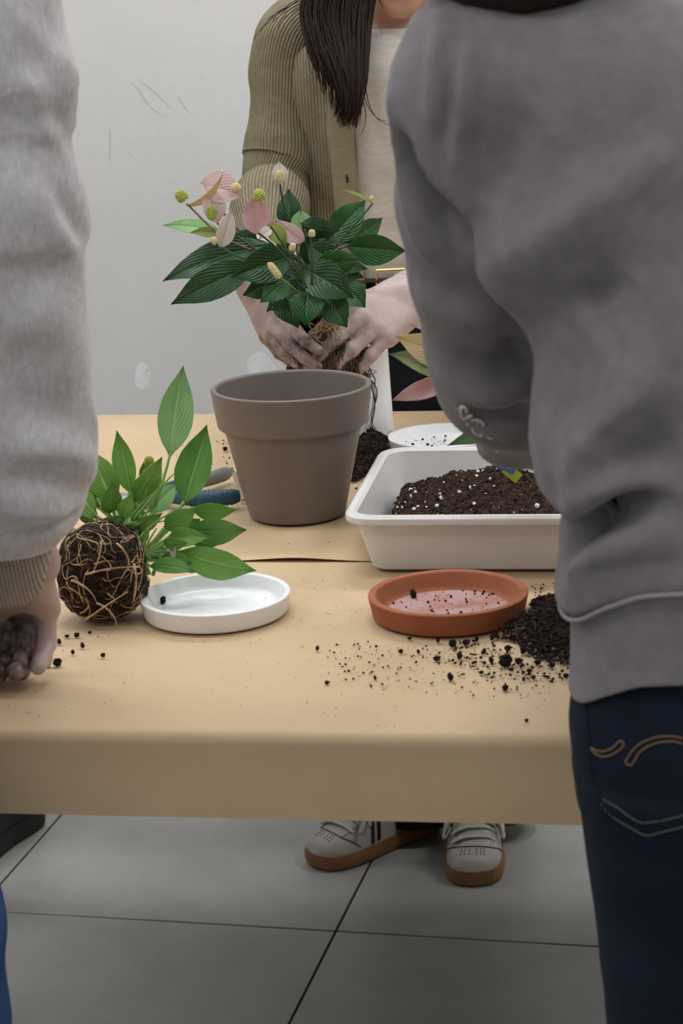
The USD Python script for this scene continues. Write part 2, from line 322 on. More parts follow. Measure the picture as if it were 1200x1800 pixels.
def leafmat(name, dark, light, rib, rough=0.32, vein=0.35, trans=0.25):
    """Leaf: midrib and side veins from the leaf's own coordinates, gloss, and light passing through."""
    N = {'tc': ('texture_coordinate', {}), 's': ('separate_xyz', {}), 'ab': ('math', {'math_type': 'absolute'}),
         'k': ('math', {'math_type': 'multiply', 'value2': -0.62}), 'sum': ('math', {'math_type': 'add'}), 'cv': ('combine_xyz', {}),
         'w': ('wave_texture', {'bands_direction': 'x', 'scale': 2.6, 'distortion': 1.2, 'detail': 2.0}),
         'n': ('noise_texture', {'scale': 40, 'detail': 3}), 'r': ('rgb_ramp', {'ramp': [(0.3, dark), (0.7, light)]}),
         'mr': ('rgb_ramp', {'ramp': [(0.0, (1, 1, 1)), (0.03, (0.8, 0.8, 0.8)), (0.06, (0, 0, 0))]}), 'mx': ('mix', {'color2': rib}),
         'vm': ('mix', {'mix_type': 'multiply', 'fac': vein}), 'b': ('bump', {'strength': 1.0, 'distance': 0.0004}),
         'p': ('principled_bsdf', {'roughness': rough, 'specular_ior_level': 0.55}), 't': ('translucent_bsdf', {}), 'm': ('mix_closure', {'fac': trans})}
    L = [('tc.UV', 's.vector'), ('s.x', 'ab.value1'), ('ab.value', 'k.value1'), ('s.y', 'sum.value1'), ('k.value', 'sum.value2'), ('sum.value', 'cv.x'), ('cv.vector', 'w.vector'),
         ('tc.object', 'n.vector'), ('n.fac', 'r.fac'), ('ab.value', 'mr.fac'), ('r.color', 'vm.color1'), ('w.color', 'vm.color2'), ('vm.color', 'mx.color1'), ('mr.color', 'mx.fac'),
         ('w.fac', 'b.height'), ('b.normal', 'p.normal'), ('mx.color', 'p.base_color'), ('mx.color', 't.color'), ('p.BSDF', 'm.closure1'), ('t.BSDF', 'm.closure2')]
    return usdkit.material(stage, '/World/Looks/' + name, N, L, surface='m.closure')
M['leaf_dark'] = leafmat('dark_leaf', srgb(24, 66, 28), srgb(40, 92, 42), srgb(62, 112, 54), 0.3, 0.3)
M['leaf_mid'] = leafmat('mid_leaf', srgb(34, 88, 36), srgb(54, 114, 50), srgb(86, 134, 66), 0.33, 0.25)
M['leaf_bright'] = leafmat('bright_leaf', srgb(126, 178, 78), srgb(150, 198, 98), srgb(190, 216, 146), 0.42, 0.06, 0.4)
M['leaf_pale'] = leafmat('pale_leaf', srgb(140, 186, 122), srgb(158, 202, 138), srgb(196, 220, 164), 0.45, 0.05, 0.35)
M['leaf_lime'] = leafmat('lime_leaf', srgb(140, 160, 60), srgb(168, 182, 92), srgb(190, 196, 130), 0.45, 0.2, 0.3)
M['spathe_pink'] = leafmat('pink_spathe', srgb(234, 206, 209), srgb(240, 222, 221), srgb(226, 184, 190), 0.5, 0.04, 0.4)
M['spathe_rose'] = leafmat('rose_spathe', srgb(222, 174, 183), srgb(234, 208, 202), srgb(228, 218, 180), 0.5, 0.04, 0.4)
M['spathe_white'] = leafmat('white_spathe', srgb(226, 220, 210), srgb(236, 230, 222), srgb(214, 206, 190), 0.5, 0.04, 0.4)
M['spathe_gold'] = leafmat('gold_spathe', srgb(226, 212, 158), srgb(236, 220, 186), srgb(236, 190, 184), 0.5, 0.04, 0.4)
M['spadix'] = mat('spadix', srgb(150, 165, 62), srgb(176, 184, 92), 300, 0.6, 0.001, 500)
M['spadix_cream'] = mat('cream_spadix', srgb(206, 186, 132), srgb(222, 206, 160), 300, 0.6, 0.001, 500)
M['stem'] = mat('green_stem', srgb(104, 146, 66), srgb(134, 170, 92), 40, 0.45, stretch=(1, 1, 0.2))
M['stem_dark'] = mat('dark_stem', srgb(34, 62, 30), srgb(50, 80, 40), 40, 0.45)
M['stem_rose'] = mat('rose_stem', srgb(116, 92, 92), srgb(140, 104, 104), 40, 0.5)

# ------------------------------------------------------------------ the room
WB = 1.25                                       # wall behind the table, metres beyond the tile corner
TS = 0.6
fl = Thing('floor', room(0, 0), 'large dark grey concrete-look floor tiles under the table', None, None, 'structure')
def slab(a0, a1, b0, b1, z0, z1, bev=0.0015):
    m = bbox(np.array([a0, b0, z0]), np.array([a1, b1, z1]), bev)
    return (RO + m[0][:, :1] * E1 + m[0][:, 1:2] * E2 + m[0][:, 2:] * [0, 0, 1], m[1])
A0, A1, B0, B1 = -3.6, 3.6, -5.4, WB
fl.part('grout', slab(A0, A1, B0, B1, -0.05, -0.002), M['grout'])
for i in range(-6, 6):
    for j in range(-9, 3):
        b1 = min((j + 1) * TS, WB)
        fl.part('tile', slab(i * TS + 0.002, (i + 1) * TS - 0.002, j * TS + 0.002, b1 - 0.002, -0.012, 0.0, 0.001), M['tile'])
wb = Thing('wall_back', room(0, WB), 'plain pale grey painted wall behind the standing woman', None, None, 'structure')
wb.part('plaster', slab(A0, A1, WB, WB + 0.1, -0.05, CEIL, 0.0005), M['wall'])
def on_wall(px, py, off=0.0):
    d = ray(px, py); t = ((room(0, WB - off) - EYE) @ E2) / (d @ E2); return EYE + d * t
def wall_blob(pts, off, seed, name, m, label):
    P = spl(np.array([*pts, pts[0]], float), 60)[:-1]; rng = np.random.default_rng(seed); P += rng.normal(0, 0.7, P.shape)
    V = np.array([on_wall(x, y, off) for x, y in P]); W = np.array([on_wall(x, y, 0.0) for x, y in P]); n = len(V); j = np.arange(n); k = (j + 1) % n
    c = V.mean(0)
    F = np.vstack([np.c_[np.full(n, 2 * n), j, k], np.c_[j, n + k, k], np.c_[j, n + j, n + k]])
    m_ = trimesh.Trimesh(np.vstack([V, W, c]), F, process=False); m_.fix_normals()
    wb.part(name, m_, m, label=label)
wall_blob([(244, 637), (256, 640), (264, 655), (262, 676), (250, 686), (240, 678), (237, 658)], 0.0003, 1, 'filler_patch', M['patch'], 'pale oval filler patch')
wall_blob([(434, 634), (446, 622), (466, 620), (478, 634), (486, 652), (462, 662), (438, 656)], 0.0003, 2, 'filler_patch', M['patch'], 'pale square filler patch')
for pts in ([(232, 145), (245, 160), (262, 185), (283, 200)], [(240, 135), (258, 150), (283, 172), (300, 193)], [(312, 172), (322, 183), (331, 197)], [(193, 222), (193, 245), (192, 285)], [(222, 265), (228, 270), (232, 274)]):
    P = np.array([on_wall(x, y, 0.0004) for x, y in spl(pts, 12)])
    wb.part('scuff_mark', tube(P, 0.0009 * np.sin(np.linspace(0.25, 2.9, 12)), 5, 0.3), M['scuff'])
for nm, a in (('wall_left', (A0 - 0.1, A0, B0, B1)), ('wall_right', (A1, A1 + 0.1, B0, B1)), ('wall_front', (A0, A1, B0 - 0.1, B0))):
    single(nm, slab(*a, -0.05, CEIL, 0.0005), M['wall'], 'plain pale grey painted wall outside the picture', None, None, 'structure')
single('ceiling', slab(A0, A1, B0, B1, CEIL, CEIL + 0.1, 0.0005), M['ceiling'], 'plain white ceiling above the table', None, None, 'structure')
for k, (a, b, w, d, I) in enumerate(PANELS):
    t = Thing('ceiling_light', room(a, b, CEIL), 'white panel lamp on the ceiling, above the picture', 'ceiling light', 'ceiling panel lamps')
    fr = trimesh.boolean.difference([trimesh.Trimesh(*slab(a - w / 2 - 0.03, a + w / 2 + 0.03, b - d / 2 - 0.03, b + d / 2 + 0.03, CEIL - 0.03, CEIL - 0.001)), trimesh.Trimesh(*slab(a - w / 2, a + w / 2, b - d / 2, b + d / 2, CEIL - 0.05, CEIL - 0.006))], engine='manifold')
    t.part('frame', fr, M['lamp_frame'])
    L = UsdLux.RectLight.Define(stage, t.path + '/lamp'); L.CreateWidthAttr(w); L.CreateHeightAttr(d); L.CreateIntensityAttr(I); L.CreateColorAttr(Gf.Vec3f(0.965, 0.985, 1.0))
    L.AddTranslateOp().Set(Gf.Vec3d(0, 0, -0.012)); L.AddRotateZOp().Set(math.degrees(YAW))

# ------------------------------------------------------------------ the table and its paper
TZ = 0.79
pf = [at(0, 1290, z=TZ), at(1005, 1292, z=TZ)]; pb = [at(160, 730, z=TZ), at(800, 725, z=TZ)]
th = math.atan2(*((norm(pf[1] - pf[0]) + norm(pb[1] - pb[0]))[[1, 0]])); T1 = np.array([math.cos(th), math.sin(th), 0]); T2 = np.array([-math.sin(th), math.cos(th), 0])
TO = (pf[0] + pf[1]) / 2; TD = ((pb[0] + pb[1]) / 2 - TO) @ T2         # origin at the front edge's middle; depth of the table
def tb(a, b, z=TZ): return np.array([TO[0], TO[1], 0]) + a * T1 + b * T2 + np.array([0, 0, z])
def tbox(a0, a1, b0, b1, z0, z1, bev=0.002):
    m = bbox(np.array([a0, b0, z0]), np.array([a1, b1, z1]), bev)
    return (np.array([TO[0], TO[1], 0]) + m[0][:, :1] * T1 + m[0][:, 1:2] * T2 + m[0][:, 2:] * [0, 0, 1], m[1])
TA0, TA1 = -0.95, 1.15
tbl = Thing('table', tb(0, TD / 2, 0), 'long work table under kraft paper, standing on grey tiles', 'table')
tbl.part('tabletop', tbox(TA0 + 0.01, TA1 - 0.01, 0.012, TD - 0.004, TZ - 0.035, TZ - 0.003), M['tabletop'])
for a in (TA0 + 0.06, TA1 - 0.06):
    for b in (0.55, TD - 0.06): tbl.part('leg', tbox(a - 0.02, a + 0.02, b - 0.02, b + 0.02, 0.0, TZ - 0.035), M['lamp_frame'])
for b in (0.55, TD - 0.06): tbl.part('rail', tbox(TA0 + 0.08, TA1 - 0.08, b - 0.012, b + 0.012, TZ - 0.09, TZ - 0.035), M['lamp_frame'])
# front sheet: lies on the table and falls over its front edge
SEAM = (at(540, 987, z=TZ) - TO) @ T2
def sheet(profile, a0, a1, wob, seed, thick=0.0006, na=150):
    """profile(b-index points): list of (b, z); swept across the table with slight waviness"""
    pr = np.asarray(profile, float); A = np.linspace(a0, a1, na); n = len(pr)
    b, z = np.repeat(pr[None, :, 0], na, 0), np.repeat(pr[None, :, 1], na, 0)
    aa = np.repeat(A[:, None], n, 1); b, z = wob(aa, b, z)
    V = np.array([TO[0], TO[1], 0]) + aa[..., None] * T1 + b[..., None] * T2 + z[..., None] * [0, 0, 1]; V = V.reshape(-1, 3)
    i, j = np.meshgrid(np.arange(na - 1), np.arange(n - 1), indexing='ij'); i, j = i.ravel(), j.ravel()
    Q = np.c_[i * n + j, (i + 1) * n + j, (i + 1) * n + j + 1, i * n + j + 1]
    N = vnorm(V, np.vstack([Q[:, [0, 1, 2]], Q[:, [0, 2, 3]]])); W = V - N * thick; m = len(V)
    edge = [np.c_[i_[:-1], i_[1:]] for i_ in (np.arange(na) * n, np.arange(na) * n + n - 1)] + [np.c_[np.arange(n - 1), np.arange(1, n)], np.c_[np.arange(n - 1), np.arange(1, n)] + (na - 1) * n]
    E = np.vstack(edge); S = np.c_[E[:, 0], E[:, 1], E[:, 1] + m, E[:, 0] + m]
    F = np.vstack([Q, Q[:, ::-1] + m, S]); t_ = trimesh.Trimesh(np.vstack([V, W]), np.vstack([F[:, [0, 1, 2]], F[:, [0, 2, 3]]]), process=False)
    t_.fix_normals(); return t_
rc = 0.012
drop = [(-0.004, TZ - 0.082), (-0.003, TZ - 0.06), (-0.001, TZ - 0.04), (0.0, TZ - 0.022)] + [(rc - rc * math.cos(t), TZ - rc + rc * math.sin(t)) for t in np.linspace(0, math.pi / 2, 7)] + [(x, TZ) for x in np.linspace(0.03, SEAM + 0.03, 70)]
def wob_front(a, b, z):
    lie = np.clip((b - 0.01) / 0.05, 0, 1)
    nz = meshkit.fbm(np.stack([a * 2.2, b * 3.0, a * 0], -1), 3, 5) - 0.5
    hang = np.clip((TZ - 0.01 - z) / 0.07, 0, 1)
    return b - hang * 0.012 * (meshkit.fbm(np.stack([a * 2.5, a * 0 + 3, a * 0], -1), 2, 9)), z + lie * 0.0016 * np.maximum(nz, -0.2) * 2 + 0.0004 - hang * 0.006 * (meshkit.fbm(np.stack([a * 1.1, a * 0, a * 0], -1), 2, 4) - 0.5) - hang * 0.004 * a
single('kraft_paper', sheet(drop, TA0, TA1, wob_front, 1), M['paper'], 'brown kraft paper sheet falling over the front edge of the table', 'paper', smooth=40)
back = [(x, TZ + 0.0009) for x in np.linspace(SEAM - 0.004, TD, 60)] + [(TD + 0.004, TZ - 0.002), (TD + 0.005, TZ - 0.05)]
def wob_back(a, b, z):
    lift = np.clip(1 - (b - SEAM) / 0.05, 0, 1) ** 2
    nz = meshkit.fbm(np.stack([a * 2.2, b * 3.0, a * 0 + 7], -1), 3, 8) - 0.5; flat = np.clip((TD - b) / 0.05, 0, 1)
    bow = np.exp(-((a + 0.085) / 0.055) ** 2)
    return b + lift * 0.004 * (meshkit.fbm(np.stack([a * 5, a * 0, a * 0], -1), 2, 3) - 0.5), z + 0.0006 + 0.0022 * flat * np.maximum(nz, -0.3) + lift * (0.0002 + 0.0045 * bow)
single('kraft_paper', sheet(back, TA0, TA1, wob_back, 2), M['paper'], 'brown kraft paper sheet covering the back half of the table, under the taupe pot', 'paper', smooth=40)
TOP = TZ + 0.0044                               # where things on the back sheet stand
TOPF = TZ + 0.0022
# ------------------------------------------------------------------ pots, saucers, tray
def px_per_m(p): return FPX / ((np.asarray(p) - EYE) @ FW)
pc = at(523, 902, z=TOP); S_ = px_per_m(pc); r_base = 84 / S_
pot_top = at(509, 676, Y=pc[1])[2]; hp = pot_top - TOP; rr = 142 / px_per_m([pc[0], pc[1], pot_top]); k_ = S_ / S_
bandz = TOP + hp * 0.70
rb_, rt_ = rr * 0.945, rr * 0.86
prof = roundprof([(0, TOP), (r_base, TOP), (rt_, bandz), (rb_ - 0.001, bandz), (rr, pot_top), (rr - 0.0075, pot_top), (rb_ - 0.010, bandz), (rt_ - 0.006, bandz - 0.004), (r_base - 0.005, TOP + 0.006), (0, TOP + 0.006)],
                 [0, 0.004, 0.005, 0.006, 0.004, 0.004, 0.006, 0.004, 0.004, 0])
single('plant_pot', lathe(prof, [pc[0], pc[1], 0], 128), M['taupe'], 'large empty taupe plastic plant pot with a thick rim, in the middle of the table', 'plant pot', smooth=35)
def saucer(px, py, rpx, hcm, name, m, label, z0, inner=None, wall=0.0062, fl=0.006, taper=0.94):
    h = hcm / 100; c = at(px, py, z=z0 + h); r = rpx / px_per_m(c); rb = r * taper
    pr = roundprof([(0, z0), (rb, z0), (r, z0 + h), (r - wall, z0 + h), (rb - wall - 0.004, z0 + fl), (0, z0 + fl)], [0, 0.003, 0.0022, 0.0022, 0.006, 0])
    t = Thing(name, [c[0], c[1], z0], label, 'saucer')
    t.part('dish', lathe(pr, [c[0], c[1], 0], 128), m, smooth=35)
    if inner is not None:
        t.part('dusty_floor', lathe([(0, z0 + fl), (rb - wall - 0.006, z0 + fl), (rb - wall - 0.007, z0 + fl + 0.0005), (0, z0 + fl + 0.0005)], [c[0], c[1], 0], 64), inner, label='chalky pink bloom on the saucer floor')
    return c, r, z0 + fl + 0.0006
ws = saucer(377.5, 1042, 133.5, 2.25, 'saucer', M['white'], 'round white saucer beside the bare root ball, at the front left', TOPF)
ts = saucer(787, 1040, 141.5, 2.5, 'saucer', M['terracotta'], 'round terracotta saucer in front of the white tray', TOPF, M['terracotta_in'], wall=0.0085)
rs = saucer(776, 764, 95, 2.0, 'saucer', M['white'], 'round white saucer with black soil crumbs at the back, behind the tray', TOP)
# tall white pot at the back
wc = at(640, 768, z=TOP); wtop = at(638, 614, Y=wc[1])[2]; wr = 53 / px_per_m(wc)
single('tall_pot', lathe(roundprof([(0, TOP), (wr, TOP), (wr * 0.90, wtop), (wr * 0.90 - 0.005, wtop), (wr - 0.006, TOP + 0.006), (0, TOP + 0.006)], [0, 0.003, 0.002, 0.002, 0.004, 0]), [wc[0], wc[1], 0], 96), M['white'],
       'tall slim white cylinder pot standing behind the taupe pot', 'plant pot', smooth=35)
# tray: a tapered tub with rounded corners and a rolled rim
def rrect(w, d, r, n=8):
    P = []
    for cx, cy, a0 in ((w - r, d - r, 0), (r, d - r, 90), (r, r, 180), (w - r, r, 270)):
        for t in np.linspace(0, 90, n): P.append((cx + r * math.cos(math.radians(a0 + t)), cy + r * math.sin(math.radians(a0 + t))))
    return np.array(P)
tf = at(700, 1010, z=TOP)                      # bottom front edge
tfa, tfb = (tf - TO) @ T1, (tf - TO) @ T2
rimz = at(700, 911, Y=(tb(tfa, tfb - 0.016))[1])[2]
rl = at(601, 905, z=rimz); ra_ = (rl - TO) @ T1; rbk = (at(770, 784, z=rimz) - TO) @ T2; rfr = (at(700, 909, z=rimz) - TO) @ T2
TW, TDp, TH = 0.345, rbk - rfr, rimz - TOP
def tray_ring(inset, z, r):
    P = rrect(TW - 2 * inset, TDp - 2 * inset, r) + inset
    return np.array([tb(ra_ + x, rfr + y, z) for x, y in P])
rings = [(0.030, TOP, 0.02), (0.0275, TOP + 0.002, 0.022), (0.0115, rimz - 0.012, 0.03), (0.0105, rimz - 0.011, 0.03), (0.0005, rimz - 0.010, 0.036), (0.0, rimz - 0.007, 0.036), (0.0005, rimz - 0.003, 0.036), (0.004, rimz, 0.034), (0.010, rimz, 0.03), (0.0135, rimz - 0.003, 0.028), (0.0155, rimz - 0.012, 0.027), (0.030, TOP + 0.006, 0.022), (0.035, TOP + 0.004, 0.02)]
Rg = [tray_ring(*r) for r in rings]; nr = len(Rg[0]); V = np.vstack(Rg + [Rg[0].mean(0)[None], Rg[-1].mean(0)[None]]); F = []
j = np.arange(nr); k = (j + 1) % nr
for i in range(len(Rg) - 1): F += [np.c_[i * nr + j, i * nr + k, (i + 1) * nr + k], np.c_[i * nr + j, (i + 1) * nr + k, (i + 1) * nr + j]]
F += [np.c_[np.full(nr, len(V) - 2), k, j], np.c_[np.full(nr, len(V) - 1), (len(Rg) - 1) * nr + j, (len(Rg) - 1) * nr + k]]
tm = trimesh.Trimesh(V, np.vstack(F), process=False); tm.fix_normals()
single('tray', tm, M['tub'], 'deep white plastic tray filled with potting soil', 'tray', smooth=30)
TRAY_C = tb(ra_ + TW / 2, rfr + TDp / 2)

# ------------------------------------------------------------------ soil
rng = np.random.default_rng(7)
def lumps(seed, sub):
    m = trimesh.creation.icosphere(subdivisions=sub, radius=1.0); r = np.random.default_rng(seed); v = np.array(m.vertices)
    v *= (0.25 + 1.5 * meshkit.fbm(v * 1.7 + r.uniform(0, 9, 3), 3, seed))[:, None]; v *= r.uniform(0.7, 1.2, 3); return v, np.asarray(m.faces)
LUMP = {s: [lumps(10 * s + i, s) for i in range(6)] for s in (0, 1, 2)}
def scatter(P, R, sub=0, seed=0, flat=0.75):
    """Crumbs of radius R at the points P, sunk a little, as one mesh."""
    r = np.random.default_rng(seed); ms = []
    for p, q in zip(P, R):
        v, f = LUMP[sub][r.integers(6)]; a = r.uniform(0, 6.3); c, s = math.cos(a), math.sin(a)
        w = v @ np.array([[c, s, 0], [-s, c, 0], [0, 0, 1]]) * q * [1, 1, flat]; w = w - [0, 0, w[:, 2].min()]
        ms.append((w + p - [0, 0, 0.1 * q], f))
    return join(ms)
def tpx(px, z): return np.array([at(x, y, z=z) for x, y in np.asarray(px, float)])
# soil in the tray
nx, ny = 130, 120
gx, gy = np.meshgrid(np.linspace(0.030, TW - 0.030, nx), np.linspace(0.030, TDp - 0.030, ny), indexing='ij')
qx, qy = np.clip(gx, .054, TW - .054), np.clip(gy, .054, TDp - .054); qd = np.hypot(gx - qx, gy - qy); qs = np.minimum(1, .024 / np.maximum(qd, 1e-9)); gx, gy = qx + (gx - qx) * qs, qy + (gy - qy) * qs
pk = at(872, 822, Y=TRAY_C[1] + 0.03); pk_a, pk_b, pk_h = (pk - TO) @ T1 - ra_, (pk - TO) @ T2 - rfr, pk[2]
la, lb = (at(700, 888, Y=TRAY_C[1] - 0.05) - TO) @ T1 - ra_, 0
dx, dy = (gx - pk_a), (gy - pk_b)
rad = np.sqrt((dx / np.where(dx < 0, 0.178, 0.125)) ** 2 + (dy / np.where(dy < 0, 0.16, 0.10)) ** 2)
gz = TOP + 0.014 + (pk_h - TOP - 0.014) * np.clip(1 - rad / 1.25, 0, 1) ** 0.85 * 1.06
edge = np.minimum(np.minimum(gx, TW - gx), np.minimum(gy, TDp - gy))
gp = np.stack([gx, gy, gz * 0], -1)
gz += 0.016 * (meshkit.fbm(gp * 28, 4, 3) - 0.5) + 0.006 * (meshkit.fbm(gp * 160, 3, 4) - 0.5)
lim = 0.036 - 0.02 * np.clip((gz - TOP) / TH, 0, 1.4)
gz = np.where(edge < 0.05, np.minimum(gz, TOP + 0.0075 + (edge - 0.030) * 3.0), gz)
V = np.array([TO[0], TO[1], 0]) + (ra_ + gx)[..., None] * T1 + (rfr + gy)[..., None] * T2 + gz[..., None] * [0, 0, 1]
i, j = np.meshgrid(np.arange(nx - 1), np.arange(ny - 1), indexing='ij'); i, j = i.ravel(), j.ravel()
Fg = np.c_[i * ny + j, (i + 1) * ny + j, (i + 1) * ny + j + 1, i * ny + j + 1]
Vs = V.reshape(-1, 3)
def surf_at(n, seed, lim=0.03):
    r = np.random.default_rng(seed); a = r.integers(6, nx - 6, n); b = r.integers(6, ny - 6, n); return V[a, b]
cr = surf_at(2600, 5); cs = scatter(cr - [0, 0, 0.0006], rng.uniform(0.0008, 0.0024, len(cr)) * rng.uniform(0.6, 1.4, len(cr)), 0, 3)
ps = Thing('potting_soil', TRAY_C * [1, 1, 0] + [0, 0, TOP + 0.006], 'heap of brown potting soil flecked with white perlite in the tray', 'soil', None, 'stuff')
ps.part('heap', join([(Vs, Fg), cs]), M['peat'], kind='stuff')
pp = [(730, 866, 7), (775, 877, 7), (833, 887, 7), (735, 893, 6), (722, 862, 5), (707, 893, 5), (773, 869, 5), (806, 866, 5), (748, 884, 5), (840, 831, 6), (850, 829, 5), (838, 838, 6), (868, 856, 5), (826, 858, 5), (834, 855, 4), (944, 891, 8), (728, 896, 5), (750, 893, 5), (698, 893, 5), (722, 873, 5), (809, 866, 4), (861, 843, 4), (768, 890, 5), (780, 849, 4), (712, 884, 4)]
Ss = Surf(Vs, np.vstack([Fg[:, [0, 1, 2]], Fg[:, [0, 2, 3]]]))
for q, (x, y, s) in enumerate(pp):
    c = Ss([(x, y)])[0]; v, f = LUMP[1][q % 6]
    ps.part('perlite_grain', (v * s * 0.58 / px_per_m(c) + c + [0, 0, 0.001], f), M['perlite'])
pr_ = surf_at(160, 11); ps.part('fine_perlite', scatter(pr_, np.random.default_rng(2).uniform(0.0005, 0.0013, len(pr_)), 0, 4), M['perlite'], kind='stuff')

KEEP = [(d[0], d[1]) for d in (ws, ts, rs)] + [(wc, wr), (pc, rr * .8)]
def inside_poly(poly, n, seed):
    from shapely.geometry import Polygon, Point
    from shapely import contains_xy
    P = Polygon(poly); x0, y0, x1, y1 = P.bounds; r = np.random.default_rng(seed); out = []
    while len(out) < n:
        c = r.uniform([x0, y0], [x1, y1], (n * 2, 2)); out += list(c[contains_xy(P, c[:, 0], c[:, 1])])
    return np.array([q for q in out[:n] if all(np.hypot(*(q - c[:2])) > R + .004 for c, R in KEEP)]), P
def heap(name, poly, zt, height, n, label, seed, cat='soil'):
    """A flat soil heap: a bumpy mound over a ragged outline, with loose crumbs on and around it."""
    from shapely import points
    B = tpx(poly, zt)[:, :2]; pts, P = inside_poly(B, 4600, seed)
    d = np.array([P.exterior.distance(q) for q in points(pts)])
    dm = d.max(); r = np.random.default_rng(seed)
    hgt = height * np.clip(d / dm, 0, 1) ** 0.7 * (0.6 + 0.8 * meshkit.fbm(np.c_[pts * 45, pts[:, 0] * 0], 3, seed))
    order = np.argsort(-d); k = n
    big = scatter(np.c_[pts[:k], zt + np.maximum(hgt[:k] - 0.004, 0)], r.uniform(0.0014, 0.0044, k) * (0.5 + 0.7 * np.clip(d[:k] / dm, 0, 1)), 1, seed)
    small = scatter(np.c_[pts[k:k + 2000], zt + np.maximum(hgt[k:k + 2000] - 0.001, 0)], r.uniform(0.0008, 0.0022, min(2000, len(pts) - k)), 0, seed + 1)
    rr = np.random.default_rng(seed + 5); t = []
    for _ in range(26):
        a = pts[rr.integers(len(pts))]; h0 = zt + height * 0.5; g = rr.uniform(0, 6.3); L = rr.uniform(0.012, 0.035)
        p = [np.r_[a, h0], np.r_[a + L / 2 * np.array([math.cos(g), math.sin(g)]), h0 + rr.uniform(0, 0.008)], np.r_[a + L * np.array([math.cos(g + .5), math.sin(g + .5)]), zt + 0.002]]
        t.append(tube(spl(p, 6), 0.0004, 4))
    th_ = Thing(name, [*B.mean(0), zt], label, cat, None, 'stuff')
    th_.part('crumbs', join([big, small]), M['soil'], kind='stuff'); th_.part('root_hairs', join(t), M['fine_root'], kind='stuff')
heap('soil_heap', [(850, 1108), (880, 1092), (925, 1076), (935, 1056), (960, 1050), (1000, 1056), (1060, 1075), (1085, 1120), (1060, 1165), (1010, 1172), (960, 1160), (930, 1150), (905, 1128), (870, 1122)], TOPF, 0.022, 2000, 'heap of black soil spilled beside the terracotta saucer', 21)
heap('soil_heap', [(604, 800), (622, 775), (660, 764), (690, 776), (704, 792), (690, 806), (668, 822), (645, 836), (622, 848), (600, 840)], TOP, 0.024, 1700, 'heap of black soil on the paper between the taupe pot and the tray', 22)
# soil crumbs strewn over the paper: many small ones as stuff, the larger clods as things
r = np.random.default_rng(31)
def strew(poly, n, smin_, smax_, seed):
    q, _ = inside_poly(tpx(poly, TOP)[:, :2], int(n * 1.9), seed); rr = np.random.default_rng(seed + 100); s = smin_ + (smax_ - smin_) * rr.random(len(q)) ** 3
    return q, s
parts = []
for poly, n, a, b, sd in (([(640, 1125), (1005, 1150), (1005, 1215), (900, 1225), (700, 1215), (560, 1190), (560, 1130)], 230, 1.2, 5.0, 1), ([(800, 1120), (1005, 1150), (1005, 1200), (860, 1190), (760, 1150)], 190, 2.0, 7.5, 2),
                         ([(440, 1120), (640, 1120), (1000, 1220), (1000, 1275), (640, 1285), (350, 1230)], 120, 0.7, 2.2, 3), ([(20, 1165), (115, 1080), (190, 1110), (260, 1190), (150, 1260), (0, 1260)], 60, 0.8, 2.6, 4),
                         ([(500, 1005), (640, 1005), (640, 1090), (520, 1110)], 36, 0.8, 2.2, 5), ([(930, 1025), (1000, 1020), (1010, 1060), (945, 1062)], 60, 1.2, 4.0, 6), ([(240, 1105), (520, 1070), (540, 1110), (380, 1140)], 30, 0.7, 2.0, 7)):
    q, s = strew(poly, n, a, b, sd); P = np.c_[q, np.full(len(q), TOPF)]; parts.append(scatter(P, s * 0.62 / px_per_m(P[0]), 0, sd))
single('soil_crumbs', join(parts), M['soil'], 'fine black soil crumbs strewn over the front sheet of kraft paper', 'soil crumbs', None, 'stuff')
parts = []
for poly, n, a, b, sd in (([(620, 830), (700, 800), (720, 815), (660, 862), (625, 875)], 34, 1.2, 4.0, 11), ([(378, 770), (408, 778), (428, 840), (430, 890), (400, 835)], 26, 1.0, 3.6, 12), ([(280, 790), (380, 790), (440, 920), (560, 960), (640, 900), (620, 960), (450, 960)], 22, 0.7, 1.8, 13), ([(160, 740), (370, 740), (380, 790), (220, 800)], 14, 0.7, 1.6, 14), ([(672, 745), (700, 790), (684, 800)], 14, 1.0, 3.0, 15)):
    q, s = strew(poly, n, a, b, sd); P = np.c_[q, np.full(len(q), TOP)]; parts.append(scatter(P, s * 0.62 / px_per_m(P[0]), 0, sd))
single('soil_crumbs', join(parts), M['soil'], 'fine black soil crumbs on the back sheet of kraft paper around the taupe pot', 'soil crumbs', None, 'stuff')
def in_dish(d, n, a, b, seed, label, cover=1.0, px=None):
    c, R, z = d; rr = np.random.default_rng(seed)
    rad_ = R * 0.80 * np.sqrt(rr.random(n)); an = rr.uniform(0, 6.28, n); P = np.c_[c[0] + rad_ * np.cos(an), c[1] + rad_ * np.sin(an), np.full(n, z)]
    s = (a + (b - a) * rr.random(n) ** 3) * 0.62 / px_per_m(c)
    single('soil_crumbs', scatter(P, s, 0, seed), M['soil'], label, 'soil crumbs', None, 'stuff')
in_dish(ws, 16, 0.8, 2.4, 41, 'few tiny soil specks on the floor of the front white saucer')
in_dish(ts, 130, 1.6, 5.8, 42, 'black soil crumbs scattered inside the terracotta saucer')
in_dish(rs, 60, 1.4, 6.0, 43, 'black soil crumbs inside the white saucer at the back')
def clod(x, y, s, label, z=TOPF, group=None):
    c = at(x, y + s * 0.25, z=z); q = s * 0.62 / px_per_m(c); v, f = LUMP[2][int(x * 7 + y) % 6]
    v = v * q * np.array([1, 1, 0.85]); v = v * (1 + 0.35 * (meshkit.fbm(v / q * 3 + x, 2, 5) - 0.5))[:, None]
    single('soil_clod', (v + c - [0, 0, v[:, 2].min() + 0.0008], f), M['soil'], label, 'soil clod', group)
clod(726, 1047, 12, 'round black soil clod lying inside the terracotta saucer', ts[2])
